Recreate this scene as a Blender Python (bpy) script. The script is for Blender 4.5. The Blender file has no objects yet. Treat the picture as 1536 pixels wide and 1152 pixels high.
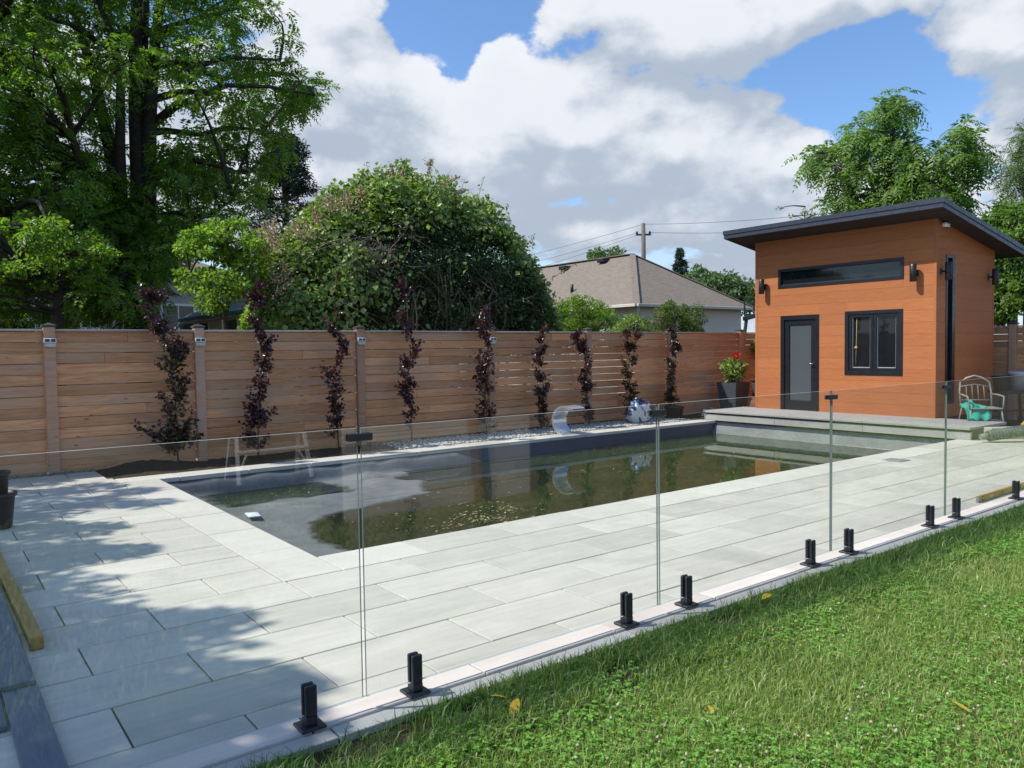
import bpy, math, random
import numpy as np
from mathutils import Matrix, Vector

S = bpy.context.scene
COL = S.collection
rad = math.radians
# ------------------------------------------------------------------ camera
F_PX, PITCH, ROLL, YAW, CAM_H = 1162.88, 0.04396, -0.013923, 0.915024, 1.6
_c, _s = math.cos(YAW), math.sin(YAW)
_fw = np.array([_c*math.cos(PITCH), _s*math.cos(PITCH), -math.sin(PITCH)])
_rt = np.array([_s, -_c, 0.0]); _up = np.cross(_rt, _fw)
C_R = math.cos(ROLL)*_rt + math.sin(ROLL)*_up
C_U = -math.sin(ROLL)*_rt + math.cos(ROLL)*_up
C_F = _fw
cam = bpy.data.cameras.new('camera'); camo = bpy.data.objects.new('camera', cam); COL.objects.link(camo)
cam.sensor_fit = 'HORIZONTAL'; cam.sensor_width = 36.0; cam.lens = 36.0*F_PX/1536.0
cam.clip_start = 0.05; cam.clip_end = 2000.0
mw = Matrix.Identity(4)
for i in range(3):
    mw[i][0] = C_R[i]; mw[i][1] = C_U[i]; mw[i][2] = -C_F[i]
mw[2][3] = CAM_H
camo.matrix_world = mw
S.camera = camo

# ------------------------------------------------------------------ render settings, sky, sun
S.render.engine = 'CYCLES'
S.cycles.use_denoising = True
S.cycles.max_bounces = 8; S.cycles.diffuse_bounces = 3; S.cycles.glossy_bounces = 4
S.cycles.transmission_bounces = 6; S.cycles.transparent_max_bounces = 16
S.cycles.caustics_reflective = False; S.cycles.caustics_refractive = False
S.view_settings.view_transform = 'Standard'; S.view_settings.look = 'None'
S.view_settings.exposure = 0.68; S.view_settings.gamma = 1.0; S.view_settings.use_curve_mapping = False

SUN_H = np.array([-0.86, 0.51]); SUN_H = SUN_H/np.linalg.norm(SUN_H)     # horizontal direction towards the sun
SUN_EL = math.atan(1.25)
SUN_DIR = Vector((SUN_H[0]*math.cos(SUN_EL), SUN_H[1]*math.cos(SUN_EL), math.sin(SUN_EL)))
sun = bpy.data.lights.new('sun', 'SUN'); sun.energy = 3.3; sun.angle = rad(0.55); sun.color = (1.0, 0.95, 0.87)
suno = bpy.data.objects.new('sun', sun); COL.objects.link(suno)
suno.rotation_euler = SUN_DIR.to_track_quat('Z', 'Y').to_euler(); suno.location = (-20, 12, 30)

W = bpy.data.worlds.new('World'); S.world = W; W.use_nodes = True
wn = W.node_tree; wn.nodes.clear()

class NT:
    """small helper round a node tree"""
    def __init__(self, t): self.t = t
    def new(self, typ, **kw):
        n = self.t.nodes.new(typ)
        for k, v in kw.items(): setattr(n, k, v)
        return n
    def put(self, sock, v):
        if hasattr(v, 'is_output') or isinstance(v, bpy.types.NodeSocket): self.t.links.new(v, sock)
        elif v is not None: sock.default_value = v
    def math(self, op, a, b=None, c=None, clamp=False):
        n = self.new('ShaderNodeMath', operation=op); n.use_clamp = clamp
        self.put(n.inputs[0], a)
        if b is not None: self.put(n.inputs[1], b)
        if c is not None: self.put(n.inputs[2], c)
        return n.outputs[0]
    def smooth(self, x, a, b, to0=0.0, to1=1.0):
        n = self.new('ShaderNodeMapRange', interpolation_type='SMOOTHSTEP')
        self.put(n.inputs['Value'], x); n.inputs['From Min'].default_value = a; n.inputs['From Max'].default_value = b
        n.inputs['To Min'].default_value = to0; n.inputs['To Max'].default_value = to1
        return n.outputs[0]
    def mix(self, f, a, b, blend='MIX'):
        n = self.new('ShaderNodeMix', data_type='RGBA', blend_type=blend)
        self.put(n.inputs[0], f)
        for s, v in ((n.inputs[6], a), (n.inputs[7], b)):
            if isinstance(v, (tuple, list)): v = (*v[:3], 1.0)
            self.put(s, v)
        return n.outputs[2]
    def noise(self, vec, scale, detail=4.0, rough=0.55, dist=0.0, lac=2.0):
        n = self.new('ShaderNodeTexNoise')
        if vec is not None: self.put(n.inputs['Vector'], vec)
        n.inputs['Scale'].default_value = scale; n.inputs['Detail'].default_value = detail
        n.inputs['Roughness'].default_value = rough; n.inputs['Distortion'].default_value = dist
        n.inputs['Lacunarity'].default_value = lac
        return n.outputs[0]
    def vor(self, vec, scale, feature='F1'):
        n = self.new('ShaderNodeTexVoronoi', feature=feature)
        if vec is not None: self.put(n.inputs['Vector'], vec)
        n.inputs['Scale'].default_value = scale
        return n.outputs['Distance']
    def ramp(self, f, stops):
        n = self.new('ShaderNodeValToRGB'); e = n.color_ramp.elements
        while len(e) < len(stops): e.new(0.5)
        for k, (p, c) in enumerate(stops): e[k].position = p; e[k].color = (*c[:3], 1.0)
        self.put(n.inputs[0], f)
        return n.outputs[0]
    def mapping(self, vec, scale=(1, 1, 1), loc=(0, 0, 0)):
        n = self.new('ShaderNodeMapping'); self.put(n.inputs['Vector'], vec)
        n.inputs['Scale'].default_value = scale; n.inputs['Location'].default_value = loc
        return n.outputs[0]
    def comb(self, x, y, z):
        n = self.new('ShaderNodeCombineXYZ')
        for s, v in zip(n.inputs, (x, y, z)): self.put(s, v)
        return n.outputs[0]
    def sep(self, v):
        n = self.new('ShaderNodeSeparateXYZ'); self.put(n.inputs[0], v); return n.outputs
    def objvec(self, rnd=True):
        tc = self.new('ShaderNodeTexCoord'); v = tc.outputs['Object']
        if not rnd: return v, None
        oi = self.new('ShaderNodeObjectInfo'); r = oi.outputs['Random']
        off = self.comb(self.math('MULTIPLY', r, 91.7), self.math('MULTIPLY', r, 37.3), self.math('MULTIPLY', r, 53.1))
        a = self.new('ShaderNodeVectorMath', operation='ADD'); self.put(a.inputs[0], v); self.put(a.inputs[1], off)
        return a.outputs[0], r

def px_azel(x, y):
    d = C_F*F_PX + C_R*(x-768) - C_U*(y-576); d = d/np.linalg.norm(d)
    return math.degrees(math.atan2(d[1], d[0])), math.degrees(math.asin(d[2]))

# cloud banks: (pixel centre seen from the garden, radii in degrees, weight); only directions come from them
CLOUDS = [((560, 125), (5.5, 3.6), .65), ((465, 70), (3.5, 3.0), .40), ((770, 150), (4.5, 4.2), .58), ((745, 85), (2.0, 1.6), .30), ((890, 175), (5.0, 3.4), .50),
          ((1010, 170), (4.0, 2.8), .50), ((1120, 215), (4.5, 2.6), .50), ((800, 265), (22, 4.2), .44), ((1000, 335), (16, 2.6), .26), ((450, 290), (9, 4.0), .34), ((1380, 290), (13, 5.0), .34),
          ((1150, 5), (11, 2.8), .70), ((900, 0), (5.0, 2.0), .55), ((1010, 60), (4.0, 1.6), .45), ((1110, 85), (2.5, 1.8), .30), ((1480, 50), (4.0, 3.0), .55), ((500, 5), (3.5, 1.5), .50), ((150, 150), (12, 6.0), .30),
          ((660, 25), (5.0, 2.6), -.60), ((690, 95), (1.3, 2.2), -.40), ((850, 70), (4.0, 1.3), -.40), ((950, 100), (2.5, 1.2), -.30), ((1250, 130), (4.5, 3.0), -.60), ((1370, 150), (5.0, 3.2), -.50), ((760, 15), (3.0, 1.5), -.30),
          ((1060, 130), (2.0, 1.0), -.20), ((475, 215), (1.6, .9), -.35), ((850, 305), (3.0, .8), -.22)]
g = bpy.data.node_groups.new('cloud_field', 'ShaderNodeTree')
g.interface.new_socket('Az', in_out='INPUT', socket_type='NodeSocketFloat')
g.interface.new_socket('El', in_out='INPUT', socket_type='NodeSocketFloat')
g.interface.new_socket('Density', in_out='OUTPUT', socket_type='NodeSocketFloat')
n = NT(g); gi = n.new('NodeGroupInput'); go = n.new('NodeGroupOutput')
az, el = gi.outputs[0], gi.outputs[1]
vv = n.comb(n.math('MULTIPLY', az, 0.1), n.math('MULTIPLY', el, 0.15), 3.7)
n1 = n.noise(vv, 1.0, 3.0, 0.5, 0.2); n2 = n.noise(vv, 2.6, 9.0, 0.60, 0.15)
wv = n.new('ShaderNodeVectorMath', operation='MULTIPLY_ADD'); wn_ = n.new('ShaderNodeTexNoise'); n.put(wn_.inputs['Vector'], vv); wn_.inputs['Scale'].default_value = 2.2; wn_.inputs['Detail'].default_value = 4.0
n.put(wv.inputs[0], wn_.outputs['Color']); wv.inputs[1].default_value = (0.55, 0.55, 0.0); n.put(wv.inputs[2], vv)
b1 = n.vor(wv.outputs[0], 2.4); b2_ = n.vor(wv.outputs[0], 6.0)
acc = n.math('ADD', n.math('MULTIPLY', n.math('SUBTRACT', n1, 0.5), 0.75), n.math('MULTIPLY', n.math('SUBTRACT', n2, 0.5), 0.95))
acc = n.math('ADD', acc, n.math('ADD', n.math('MULTIPLY', n.math('SUBTRACT', 0.42, b1), 0.42), n.math('MULTIPLY', n.math('SUBTRACT', 0.42, b2_), 0.16)))
acc = n.math('ADD', acc, -0.06)
for (px, py), (sa, se), w in CLOUDS:
    a0, e0 = px_azel(px, py)
    dx = n.math('DIVIDE', n.math('SUBTRACT', az, a0), sa); dy = n.math('DIVIDE', n.math('SUBTRACT', el, e0), se)
    q = n.math('ADD', n.math('MULTIPLY', dx, dx), n.math('MULTIPLY', dy, dy))
    acc = n.math('MULTIPLY_ADD', n.math('EXPONENT', n.math('MULTIPLY', q, -1.0)), w, acc)
n.put(go.inputs[0], acc)

n = NT(wn)
tc = n.new('ShaderNodeTexCoord')
dx, dy, dz = n.sep(tc.outputs['Generated'])
azd = n.math('MULTIPLY', n.math('ARCTAN2', dy, dx), 57.29578)
eld = n.math('MULTIPLY', n.math('ARCSINE', n.math('MAXIMUM', n.math('MINIMUM', dz, 1.0), -1.0)), 57.29578)
def field(da, de):
    k = n.new('ShaderNodeGroup'); k.node_tree = g
    n.put(k.inputs[0], n.math('ADD', azd, da) if da else azd); n.put(k.inputs[1], n.math('ADD', eld, de) if de else eld)
    return k.outputs[0]
d0, d1, d2 = field(0, 0), field(1.2, 2.2), field(2.0, 5.5)
mask = n.smooth(d0, -0.06, 0.13)
lit = n.math('ADD', n.math('MULTIPLY', n.math('SUBTRACT', d0, d1), 0.9), n.math('MULTIPLY', n.math('SUBTRACT', d0, d2), 0.6))
lit = n.smooth(lit, -0.36, 0.74)
thick = n.smooth(d0, 0.05, 0.9)
ccol = n.mix(lit, (2.6, 3.05, 3.7), (5.05, 5.25, 5.6))
ccol = n.mix(n.math('MULTIPLY', thick, 0.15), ccol, (3.4, 3.9, 4.6))
sky = n.new('ShaderNodeTexSky', sky_type='NISHITA'); sky.sun_disc = False
sky.sun_elevation = SUN_EL; sky.sun_rotation = math.atan2(SUN_DIR.x, SUN_DIR.y)
sky.air_density = 1.0; sky.dust_density = 0.6; sky.ozone_density = 1.6; sky.altitude = 150
blue = n.mix(1.0, sky.outputs[0], (0.78, 0.96, 1.14), 'MULTIPLY')
hz = n.smooth(eld, 14.0, 1.0)
blue = n.mix(n.math('MULTIPLY', hz, 0.62), blue, (4.2, 4.85, 5.6))
tot = n.mix(mask, blue, ccol)
bg = n.new('ShaderNodeBackground'); n.put(bg.inputs[0], tot); bg.inputs[1].default_value = 0.108
out = n.new('ShaderNodeOutputWorld'); n.put(out.inputs[0], bg.outputs[0])
W.cycles.sampling_method = 'MANUAL'; W.cycles.sample_map_resolution = 512

# ------------------------------------------------------------------ pixel helpers (direction only; depth from ground / wall planes)
def ray(x, y): return C_F*F_PX + C_R*(x-768) - C_U*(y-576)
CAMP = np.array([0, 0, CAM_H])
def G(x, y, z=0.0): d = ray(x, y); return CAMP + d*((z-CAM_H)/d[2])
def PY(x, y, Y): d = ray(x, y); return CAMP + d*(Y/d[1])
def PX(x, y, X): d = ray(x, y); return CAMP + d*(X/d[0])

# ------------------------------------------------------------------ object helpers
def link(name, mesh, parent=None, loc=(0, 0, 0), rot=(0, 0, 0)):
    o = bpy.data.objects.new(name, mesh); COL.objects.link(o)
    o.location = tuple(float(v) for v in loc); o.rotation_euler = rot
    if parent is not None: o.parent = parent
    return o
def tag(o, label, cat, group=None, kind=None):
    if label: o['label'] = label
    if cat: o['category'] = cat
    if group: o['group'] = group
    if kind: o['kind'] = kind
    return o
def thing(name, label, cat, loc=(0, 0, 0), rz=0.0, group=None):
    o = link(name, None, None, loc, (0, 0, rz)); o.empty_display_size = 0.1
    return tag(o, label, cat, group)
def copy_tree(o, parent=None):
    c = o.copy(); COL.objects.link(c); c.parent = parent
    for ch in list(o.children): copy_tree(ch, c)
    return c

class MB:
    def __init__(self): self.v, self.f, self.m, self.sm = [], [], [], []
    def add(self, vs, fs, mi=0, smooth=False):
        b = len(self.v); self.v += [tuple(float(c) for c in p) for p in vs]
        for q in fs: self.f.append(tuple(b+i for i in q)); self.m.append(mi); self.sm.append(smooth)
        return self
    def box(self, x0, x1, y0, y1, z0, z1, mi=0):
        vs = [(x, y, z) for z in (z0, z1) for y in (y0, y1) for x in (x0, x1)]
        return self.add(vs, [(0, 2, 3, 1), (4, 5, 7, 6), (0, 1, 5, 4), (2, 6, 7, 3), (0, 4, 6, 2), (1, 3, 7, 5)], mi)
    def cbox(self, x0, x1, y0, y1, z0, z1, c=0.004, mi=0, M=None):
        """box with all edges chamfered, 44 triangles"""
        lo, hi = (x0, y0, z0), (x1, y1, z1); vs = []; idx = {}
        for sx in (0, 1):
            for sy in (0, 1):
                for sz in (0, 1):
                    s = (sx, sy, sz)
                    for a in range(3):
                        p = []
                        for k in range(3):
                            e = hi[k] if s[k] else lo[k]
                            if k != a: e += -c if s[k] else c
                            p.append(e)
                        idx[(s, a)] = len(vs); vs.append(p)
        fs = []
        for a in range(3):
            b, d = [(1, 2), (2, 0), (0, 1)][a]
            for e in (0, 1):
                def cn(u, w):
                    s = [0, 0, 0]; s[a] = e; s[b] = u; s[d] = w; return tuple(s)
                q = [idx[(cn(*t), a)] for t in ((0, 0), (1, 0), (1, 1), (0, 1))]
                fs.append(q if e else q[::-1])
        for a in range(3):           # edges running along axis a
            b, d = [(1, 2), (2, 0), (0, 1)][a]
            for u in (0, 1):
                for w in (0, 1):
                    s0 = [0, 0, 0]; s0[b] = u; s0[d] = w; s1 = list(s0); s1[a] = 1
                    q = [idx[(tuple(s0), b)], idx[(tuple(s1), b)], idx[(tuple(s1), d)], idx[(tuple(s0), d)]]
                    fs.append(q if (u != w) else q[::-1])
        for sx in (0, 1):
            for sy in (0, 1):
                for sz in (0, 1):
                    s = (sx, sy, sz); t = [idx[(s, a)] for a in range(3)]
                    fs.append(t if (sx+sy+sz) % 2 else t[::-1])
        if M is not None: vs = [M @ Vector(p) for p in vs]
        return self.add(vs, fs, mi)
    def bar(self, p0, p1, w, h, mi=0, c=0.0, up=(0, 0, 1)):
        p0, p1 = Vector([float(a) for a in p0]), Vector([float(a) for a in p1]); d = p1-p0; L = d.length; d.normalize()
        u = Vector(up)
        if abs(d.dot(u)) > 0.98: u = Vector((1, 0, 0))
        s = d.cross(u).normalized(); u = s.cross(d)
        M = Matrix(((d.x, s.x, u.x, p0.x), (d.y, s.y, u.y, p0.y), (d.z, s.z, u.z, p0.z), (0, 0, 0, 1)))
        return self.cbox(0, L, -w/2, w/2, -h/2, h/2, c or min(w, h)*0.12, mi, M)
    def tube(self, pts, rs, nseg=6, mi=0, smooth=True, cap=True):
        pts = [Vector([float(a) for a in p]) for p in pts]; nP = len(pts)
        if not hasattr(rs, '__len__'): rs = [rs]*nP
        vs = []; ref = Vector((0.31, 0.2, 0.93))
        for i, p in enumerate(pts):
            d = (pts[min(i+1, nP-1)]-pts[max(i-1, 0)])
            if d.length < 1e-9: d = Vector((0, 0, 1))
            d.normalize()
            r = ref if abs(d.dot(ref)) < 0.95 else Vector((1, 0, 0))
            a = d.cross(r).normalized(); b = d.cross(a)
            for k in range(nseg):
                t = 2*math.pi*k/nseg; vs.append(p+(a*math.cos(t)+b*math.sin(t))*rs[i])
        fs = []
        for i in range(nP-1):
            for k in range(nseg):
                k2 = (k+1) % nseg; fs.append((i*nseg+k, i*nseg+k2, (i+1)*nseg+k2, (i+1)*nseg+k))
        self.add(vs, fs, mi, smooth)
        if cap:
            b = len(self.v)-len(vs)
            self.f.append(tuple(b+k for k in range(nseg))[::-1]); self.m.append(mi); self.sm.append(False)
            self.f.append(tuple(b+(nP-1)*nseg+k for k in range(nseg))); self.m.append(mi); self.sm.append(False)
        return self
    def lathe(self, prof, nseg=24, c=(0, 0, 0), mi=0, smooth=True, jit=0.0, rng=None):
        vs = []; nP = len(prof)
        for r, z in prof:
            for k in range(nseg):
                t = 2*math.pi*k/nseg; q = r*(1+(rng.uniform(-jit, jit) if rng else 0))
                vs.append((c[0]+q*math.cos(t), c[1]+q*math.sin(t), c[2]+z))
        fs = [(i*nseg+k, i*nseg+(k+1) % nseg, (i+1)*nseg+(k+1) % nseg, (i+1)*nseg+k) for i in range(nP-1) for k in range(nseg)]
        return self.add(vs, fs, mi, smooth)
    def mesh(self, name, mats):
        me = bpy.data.meshes.new(name); me.from_pydata(self.v, [], self.f)
        for m in (mats if isinstance(mats, (list, tuple)) else [mats]): me.materials.append(m)
        me.polygons.foreach_set('material_index', self.m); me.polygons.foreach_set('use_smooth', self.sm); me.update()
        return me
    def build(self, name, mats, parent=None, loc=(0, 0, 0), rot=(0, 0, 0)):
        return link(name, self.mesh(name, mats), parent, loc, rot)

def np_mesh(name, V, Fc, mats, midx=None, parent=None, smooth=False, loc=(0, 0, 0)):
    V = np.ascontiguousarray(V, dtype=np.float32).reshape(-1, 3); Fc = np.ascontiguousarray(Fc, dtype=np.int32)
    k = Fc.shape[1]; me = bpy.data.meshes.new(name)
    me.vertices.add(len(V)); me.vertices.foreach_set('co', V.ravel())
    me.loops.add(Fc.size); me.loops.foreach_set('vertex_index', Fc.ravel())
    me.polygons.add(len(Fc)); me.polygons.foreach_set('loop_start', np.arange(0, Fc.size, k, dtype=np.int32))
    for m in (mats if isinstance(mats, (list, tuple)) else [mats]): me.materials.append(m)
    if midx is not None: me.polygons.foreach_set('material_index', np.ascontiguousarray(midx, dtype=np.int32))
    if smooth: me.polygons.foreach_set('use_smooth', np.ones(len(Fc), dtype=bool))
    me.update(calc_edges=True)
    return link(name, me, parent, loc)

# ------------------------------------------------------------------ materials
def material(name, rough=0.6, spec=0.5, metal=0.0, col=None):
    m = bpy.data.materials.new(name); m.use_nodes = True
    b = m.node_tree.nodes['Principled BSDF']; b.inputs['Roughness'].default_value = rough
    b.inputs['Specular IOR Level'].default_value = spec; b.inputs['Metallic'].default_value = metal
    if col: b.inputs['Base Color'].default_value = (*col, 1.0)
    return m, NT(m.node_tree), b
def bump(n, b, h, strength=0.3, dist=0.01):
    k = n.new('ShaderNodeBump'); k.inputs['Strength'].default_value = strength; k.inputs['Distance'].default_value = dist
    n.put(k.inputs['Height'], h); n.put(b.inputs['Normal'], k.outputs[0])
def plain(name, col, rough=0.5, spec=0.5, metal=0.0, var=0.12, scale=14.0):
    """single-colour material with slight mottling and roughness wear"""
    m, n, b = material(name, rough, spec, metal)
    v, r = n.objvec(); z = n.noise(v, scale, 5, 0.6)
    lo = tuple(c*(1-var) for c in col); hi = tuple(min(1.0, c*(1+var)) for c in col)
    n.put(b.inputs['Base Color'], n.ramp(z, [(0.3, lo), (0.7, hi)]))
    n.put(b.inputs['Roughness'], n.smooth(z, 0.2, 0.8, max(0.02, rough-0.08), min(1, rough+0.1)))
    return m
def slab_mat(name, dark, light, warm=None):
    m, n, b = material(name, 0.72, 0.35)
    v, r = n.objvec()
    long = n.noise(n.mapping(v, (1.1, 9.0, 3.0)), 1.6, 6, 0.6, 0.5)
    blot = n.noise(v, 2.3, 4, 0.6, 0.2); fine = n.noise(n.mapping(v, (1, 2.2, 1)), 70, 4, 0.7)
    grit = n.noise(n.mapping(v, (1, 3.0, 1)), 150, 3, 0.75)
    f = n.math('ADD', n.math('ADD', n.math('MULTIPLY', long, 0.38), n.math('MULTIPLY', blot, 0.34)), n.math('MULTIPLY', grit, 0.28))
    c = n.ramp(f, [(0.34, dark), (0.64, light)])
    oi = n.math('MULTIPLY_ADD', r, 0.22, 0.885)
    c = n.mix(1.0, c, n.comb(oi, oi, oi), 'MULTIPLY')
    speck = n.smooth(fine, 0.60, 0.74)
    c = n.mix(n.math('MULTIPLY', speck, 0.55), c, tuple(x*0.55 for x in dark))
    stain = n.smooth(n.noise(v, 0.9, 5, 0.65, 0.6), 0.56, 0.72)
    c = n.mix(n.math('MULTIPLY', stain, 0.30), c, (dark[0]*0.62, dark[1]*0.64, dark[2]*0.66))
    if warm: c = n.mix(n.smooth(n.noise(v, 1.4, 3), 0.45, 0.7, 0, 0.6), c, warm)
    n.put(b.inputs['Base Color'], c)
    bump(n, b, n.math('ADD', n.math('MULTIPLY', fine, 0.5), long), 0.35, 0.004)
    return m
M_SLAB = slab_mat('paver_stone', (0.46, 0.44, 0.385), (0.64, 0.605, 0.525))
M_COPING = slab_mat('coping_stone', (0.53, 0.505, 0.445), (0.665, 0.63, 0.555))
M_BORDER = slab_mat('border_stone', (0.52, 0.475, 0.42), (0.65, 0.595, 0.53))
M_KERB = slab_mat('kerb_stone', (0.42, 0.405, 0.37), (0.52, 0.50, 0.455))
M_STEP = slab_mat('step_composite', (0.36, 0.35, 0.33), (0.46, 0.45, 0.425))
M_JOINT = plain('joint_sand', (0.036, 0.034, 0.032), 0.95, 0.2, var=0.4, scale=60)

def wood_mat(name, a, b_, grey, dark, greyamt=0.55, knots=True, gs=1.0, tv=0.42):
    m, n, b = material(name, 0.72, 0.3)
    v, r = n.objvec()
    grain = n.noise(n.mapping(v, (1.2*gs, 16*gs, 16*gs)), 2.0, 7, 0.62, 1.1)
    mid = n.noise(n.mapping(v, (0.8, 3.0, 3.0)), 1.3, 4, 0.6)
    c = n.ramp(grain, [(0.30, a), (0.70, b_)])
    tone = n.math('MULTIPLY_ADD', r, tv, 1-tv/2); c = n.mix(1.0, c, n.comb(tone, tone, tone), 'MULTIPLY')
    gm = n.math('MULTIPLY', n.smooth(n.math('ADD', mid, n.math('MULTIPLY', n.math('SUBTRACT', n.math('FRACT', n.math('MULTIPLY', r, 7.13)), 0.5), 0.35)), 0.46, 0.72), greyamt)
    c = n.mix(gm, c, grey)
    if knots:
        kv = n.vor(n.mapping(v, (2.2, 5.5, 5.5)), 1.0)
        k = n.smooth(n.math('ADD', kv, n.math('MULTIPLY', grain, 0.05)), 0.13, 0.05)
        c = n.mix(n.math('MULTIPLY', k, 0.75), c, dark)
    n.put(b.inputs['Base Color'], c)
    bump(n, b, grain, 0.35, 0.004)
    return m
M_CEDAR = wood_mat('cedar_board', (0.53, 0.225, 0.098), (0.80, 0.43, 0.22), (0.50, 0.35, 0.25), (0.12, 0.055, 0.03), tv=0.46)
M_CPOST = wood_mat('cedar_post', (0.46, 0.245, 0.145), (0.63, 0.37, 0.235), (0.50, 0.38, 0.295), (0.08, 0.045, 0.03), 0.6)
M_CAP = wood_mat('cedar_cap_rail', (0.38, 0.31, 0.25), (0.55, 0.47, 0.40), (0.50, 0.45, 0.40), (0.1, 0.07, 0.05), 0.6, False)
M_CLAD = wood_mat('shed_cladding', (0.385, 0.126, 0.042), (0.495, 0.180, 0.064), (0.40, 0.145, 0.06), (0.2, 0.07, 0.03), 0.5, False, 1.4, 0.16)
M_TIMBER = wood_mat('timber_beam', (0.30, 0.175, 0.06), (0.44, 0.27, 0.10), (0.35, 0.24, 0.12), (0.14, 0.08, 0.03), 0.3)
M_PLANK = wood_mat('grey_composite', (0.13, 0.15, 0.185), (0.18, 0.20, 0.235), (0.15, 0.17, 0.20), (0.05, 0.05, 0.06), 0.3, False, 1.6)
M_SOFFIT = wood_mat('soffit_board', (0.030, 0.024, 0.026), (0.055, 0.044, 0.044), (0.04, 0.036, 0.038), (0.02, 0.02, 0.02), 0.3, False)
M_FASCIA = plain('dark_fascia_metal', (0.035, 0.042, 0.062), 0.42, 0.5)
M_FRAME = plain('black_window_frame', (0.010, 0.011, 0.015), 0.38, 0.5)
M_BLACKM = plain('black_powder_coat', (0.016, 0.017, 0.022), 0.42, 0.5, var=0.25, scale=40)
M_BLACKP = plain('black_plastic', (0.014, 0.014, 0.016), 0.45, 0.5, var=0.3)
M_STEEL, n, b = material('brushed_steel', 0.34, 0.5, 0.8)
v, r = n.objvec(); z = n.noise(n.mapping(v, (2, 2, 60)), 3, 4); n.put(b.inputs['Base Color'], n.ramp(z, [(0.3, (0.78, 0.79, 0.80)), (0.7, (0.90, 0.90, 0.90))])); n.put(b.inputs['Roughness'], n.smooth(z, 0.2, 0.8, 0.2, 0.36))
M_CHROME = plain('bright_metal', (0.7, 0.7, 0.7), 0.25, 0.5, 1.0)
M_WHITE = plain('white_paint', (0.74, 0.74, 0.72), 0.5, 0.4, var=0.06)
M_PANE, n, b = material('dark_window_pane', 0.03, 0.5, 0.0, (0.012, 0.014, 0.016))
v, r = n.objvec(); n.put(b.inputs['Roughness'], n.smooth(n.noise(v, 3, 3), 0.3, 0.8, 0.02, 0.06)); bump(n, b, n.noise(v, 1.6, 2), 0.02, 0.02)
M_BLIND, n, b = material('door_screen', 0.5, 0.5)
v, r = n.objvec(); wv = n.noise(n.mapping(v, (1, 220, 120)), 1.0, 2); n.put(b.inputs['Base Color'], n.ramp(wv, [(0.3, (0.050, 0.060, 0.068)), (0.7, (0.085, 0.098, 0.108))])); b.inputs['Coat Weight'].default_value = 0.6; b.inputs['Coat Roughness'].default_value = 0.05

def leaf_mat(name, stops, trans=0.35, rough=0.45, spec=0.35, tcol=None):
    m, n, b = material(name, rough, spec)
    ge = n.new('ShaderNodeNewGeometry'); r = ge.outputs['Random Per Island']
    c = n.ramp(r, stops); n.put(b.inputs['Base Color'], c)
    if trans:
        t = n.new('ShaderNodeBsdfTranslucent')
        n.put(t.inputs[0], n.mix(1.0, c, tcol or (1.35, 1.5, 0.55), 'MULTIPLY'))
        mx = n.new('ShaderNodeMixShader'); mx.inputs[0].default_value = trans
        n.put(mx.inputs[1], b.outputs[0]); n.put(mx.inputs[2], t.outputs[0])
        n.put(m.node_tree.nodes['Material Output'].inputs[0], mx.outputs[0])
    return m
M_LOCUST = leaf_mat('locust_leaf', [(0, (0.09, 0.17, 0.028)), (0.5, (0.145, 0.25, 0.04)), (1, (0.22, 0.33, 0.06))], 0.55)
M_BRIGHT = leaf_mat('bright_leaf', [(0, (0.11, 0.20, 0.025)), (0.5, (0.17, 0.29, 0.038)), (1, (0.26, 0.38, 0.065))], 0.48)
M_HEDGE = leaf_mat('hedge_leaf', [(0, (0.032, 0.062, 0.026)), (0.5, (0.05, 0.092, 0.034)), (1, (0.085, 0.14, 0.046))], 0.2)  # darkened so the colour carries the shade of the hedge's unlit front
M_VINE = leaf_mat('vine_leaf', [(0, (0.12, 0.20, 0.045)), (0.5, (0.20, 0.29, 0.08)), (0.9, (0.29, 0.38, 0.13)), (1, (0.36, 0.48, 0.07))], 0.38, 0.38, 0.5)
M_BLOSSOM = leaf_mat('faded_blossom', [(0, (0.3000, 0.1920, 0.1320)), (0.5, (0.4560, 0.3360, 0.2520)), (1, (0.6600, 0.5400, 0.4440))], 0.2)
M_CONIFER = leaf_mat('conifer_needle', [(0, (0.0264, 0.0504, 0.0384)), (0.5, (0.0408, 0.0720, 0.0504)), (1, (0.0600, 0.0960, 0.0600))], 0.1)
M_HEAVEN = leaf_mat('pinnate_leaf', [(0, (0.09, 0.17, 0.04)), (0.5, (0.14, 0.24, 0.055)), (1, (0.21, 0.32, 0.08))], 0.45)
M_PURPLE = leaf_mat('purple_beech_leaf', [(0, (0.0270, 0.0135, 0.0180)), (0.5, (0.0540, 0.0195, 0.0255)), (1, (0.1125, 0.0390, 0.0390))], 0.18, 0.30, 0.6, (1.6, 0.9, 0.6))
M_OLIVE = leaf_mat('green_bronze_leaf', [(0, (0.0270, 0.0330, 0.0150)), (0.6, (0.0510, 0.0600, 0.0240)), (1, (0.1275, 0.1050, 0.0330))], 0.2, 0.32, 0.55)
M_FAR = leaf_mat('far_leaf', [(0, (0.0840, 0.1440, 0.0600)), (1, (0.1560, 0.2400, 0.1020))], 0.3)
M_BARK = plain('bark', (0.055, 0.045, 0.036), 0.9, 0.2, var=0.45, scale=9)
M_TWIG = plain('bare_twig', (0.22, 0.165, 0.13), 0.85, 0.2, var=0.4, scale=9)
M_STEM = plain('thin_stem', (0.11, 0.085, 0.065), 0.8, 0.2, var=0.3)

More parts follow.
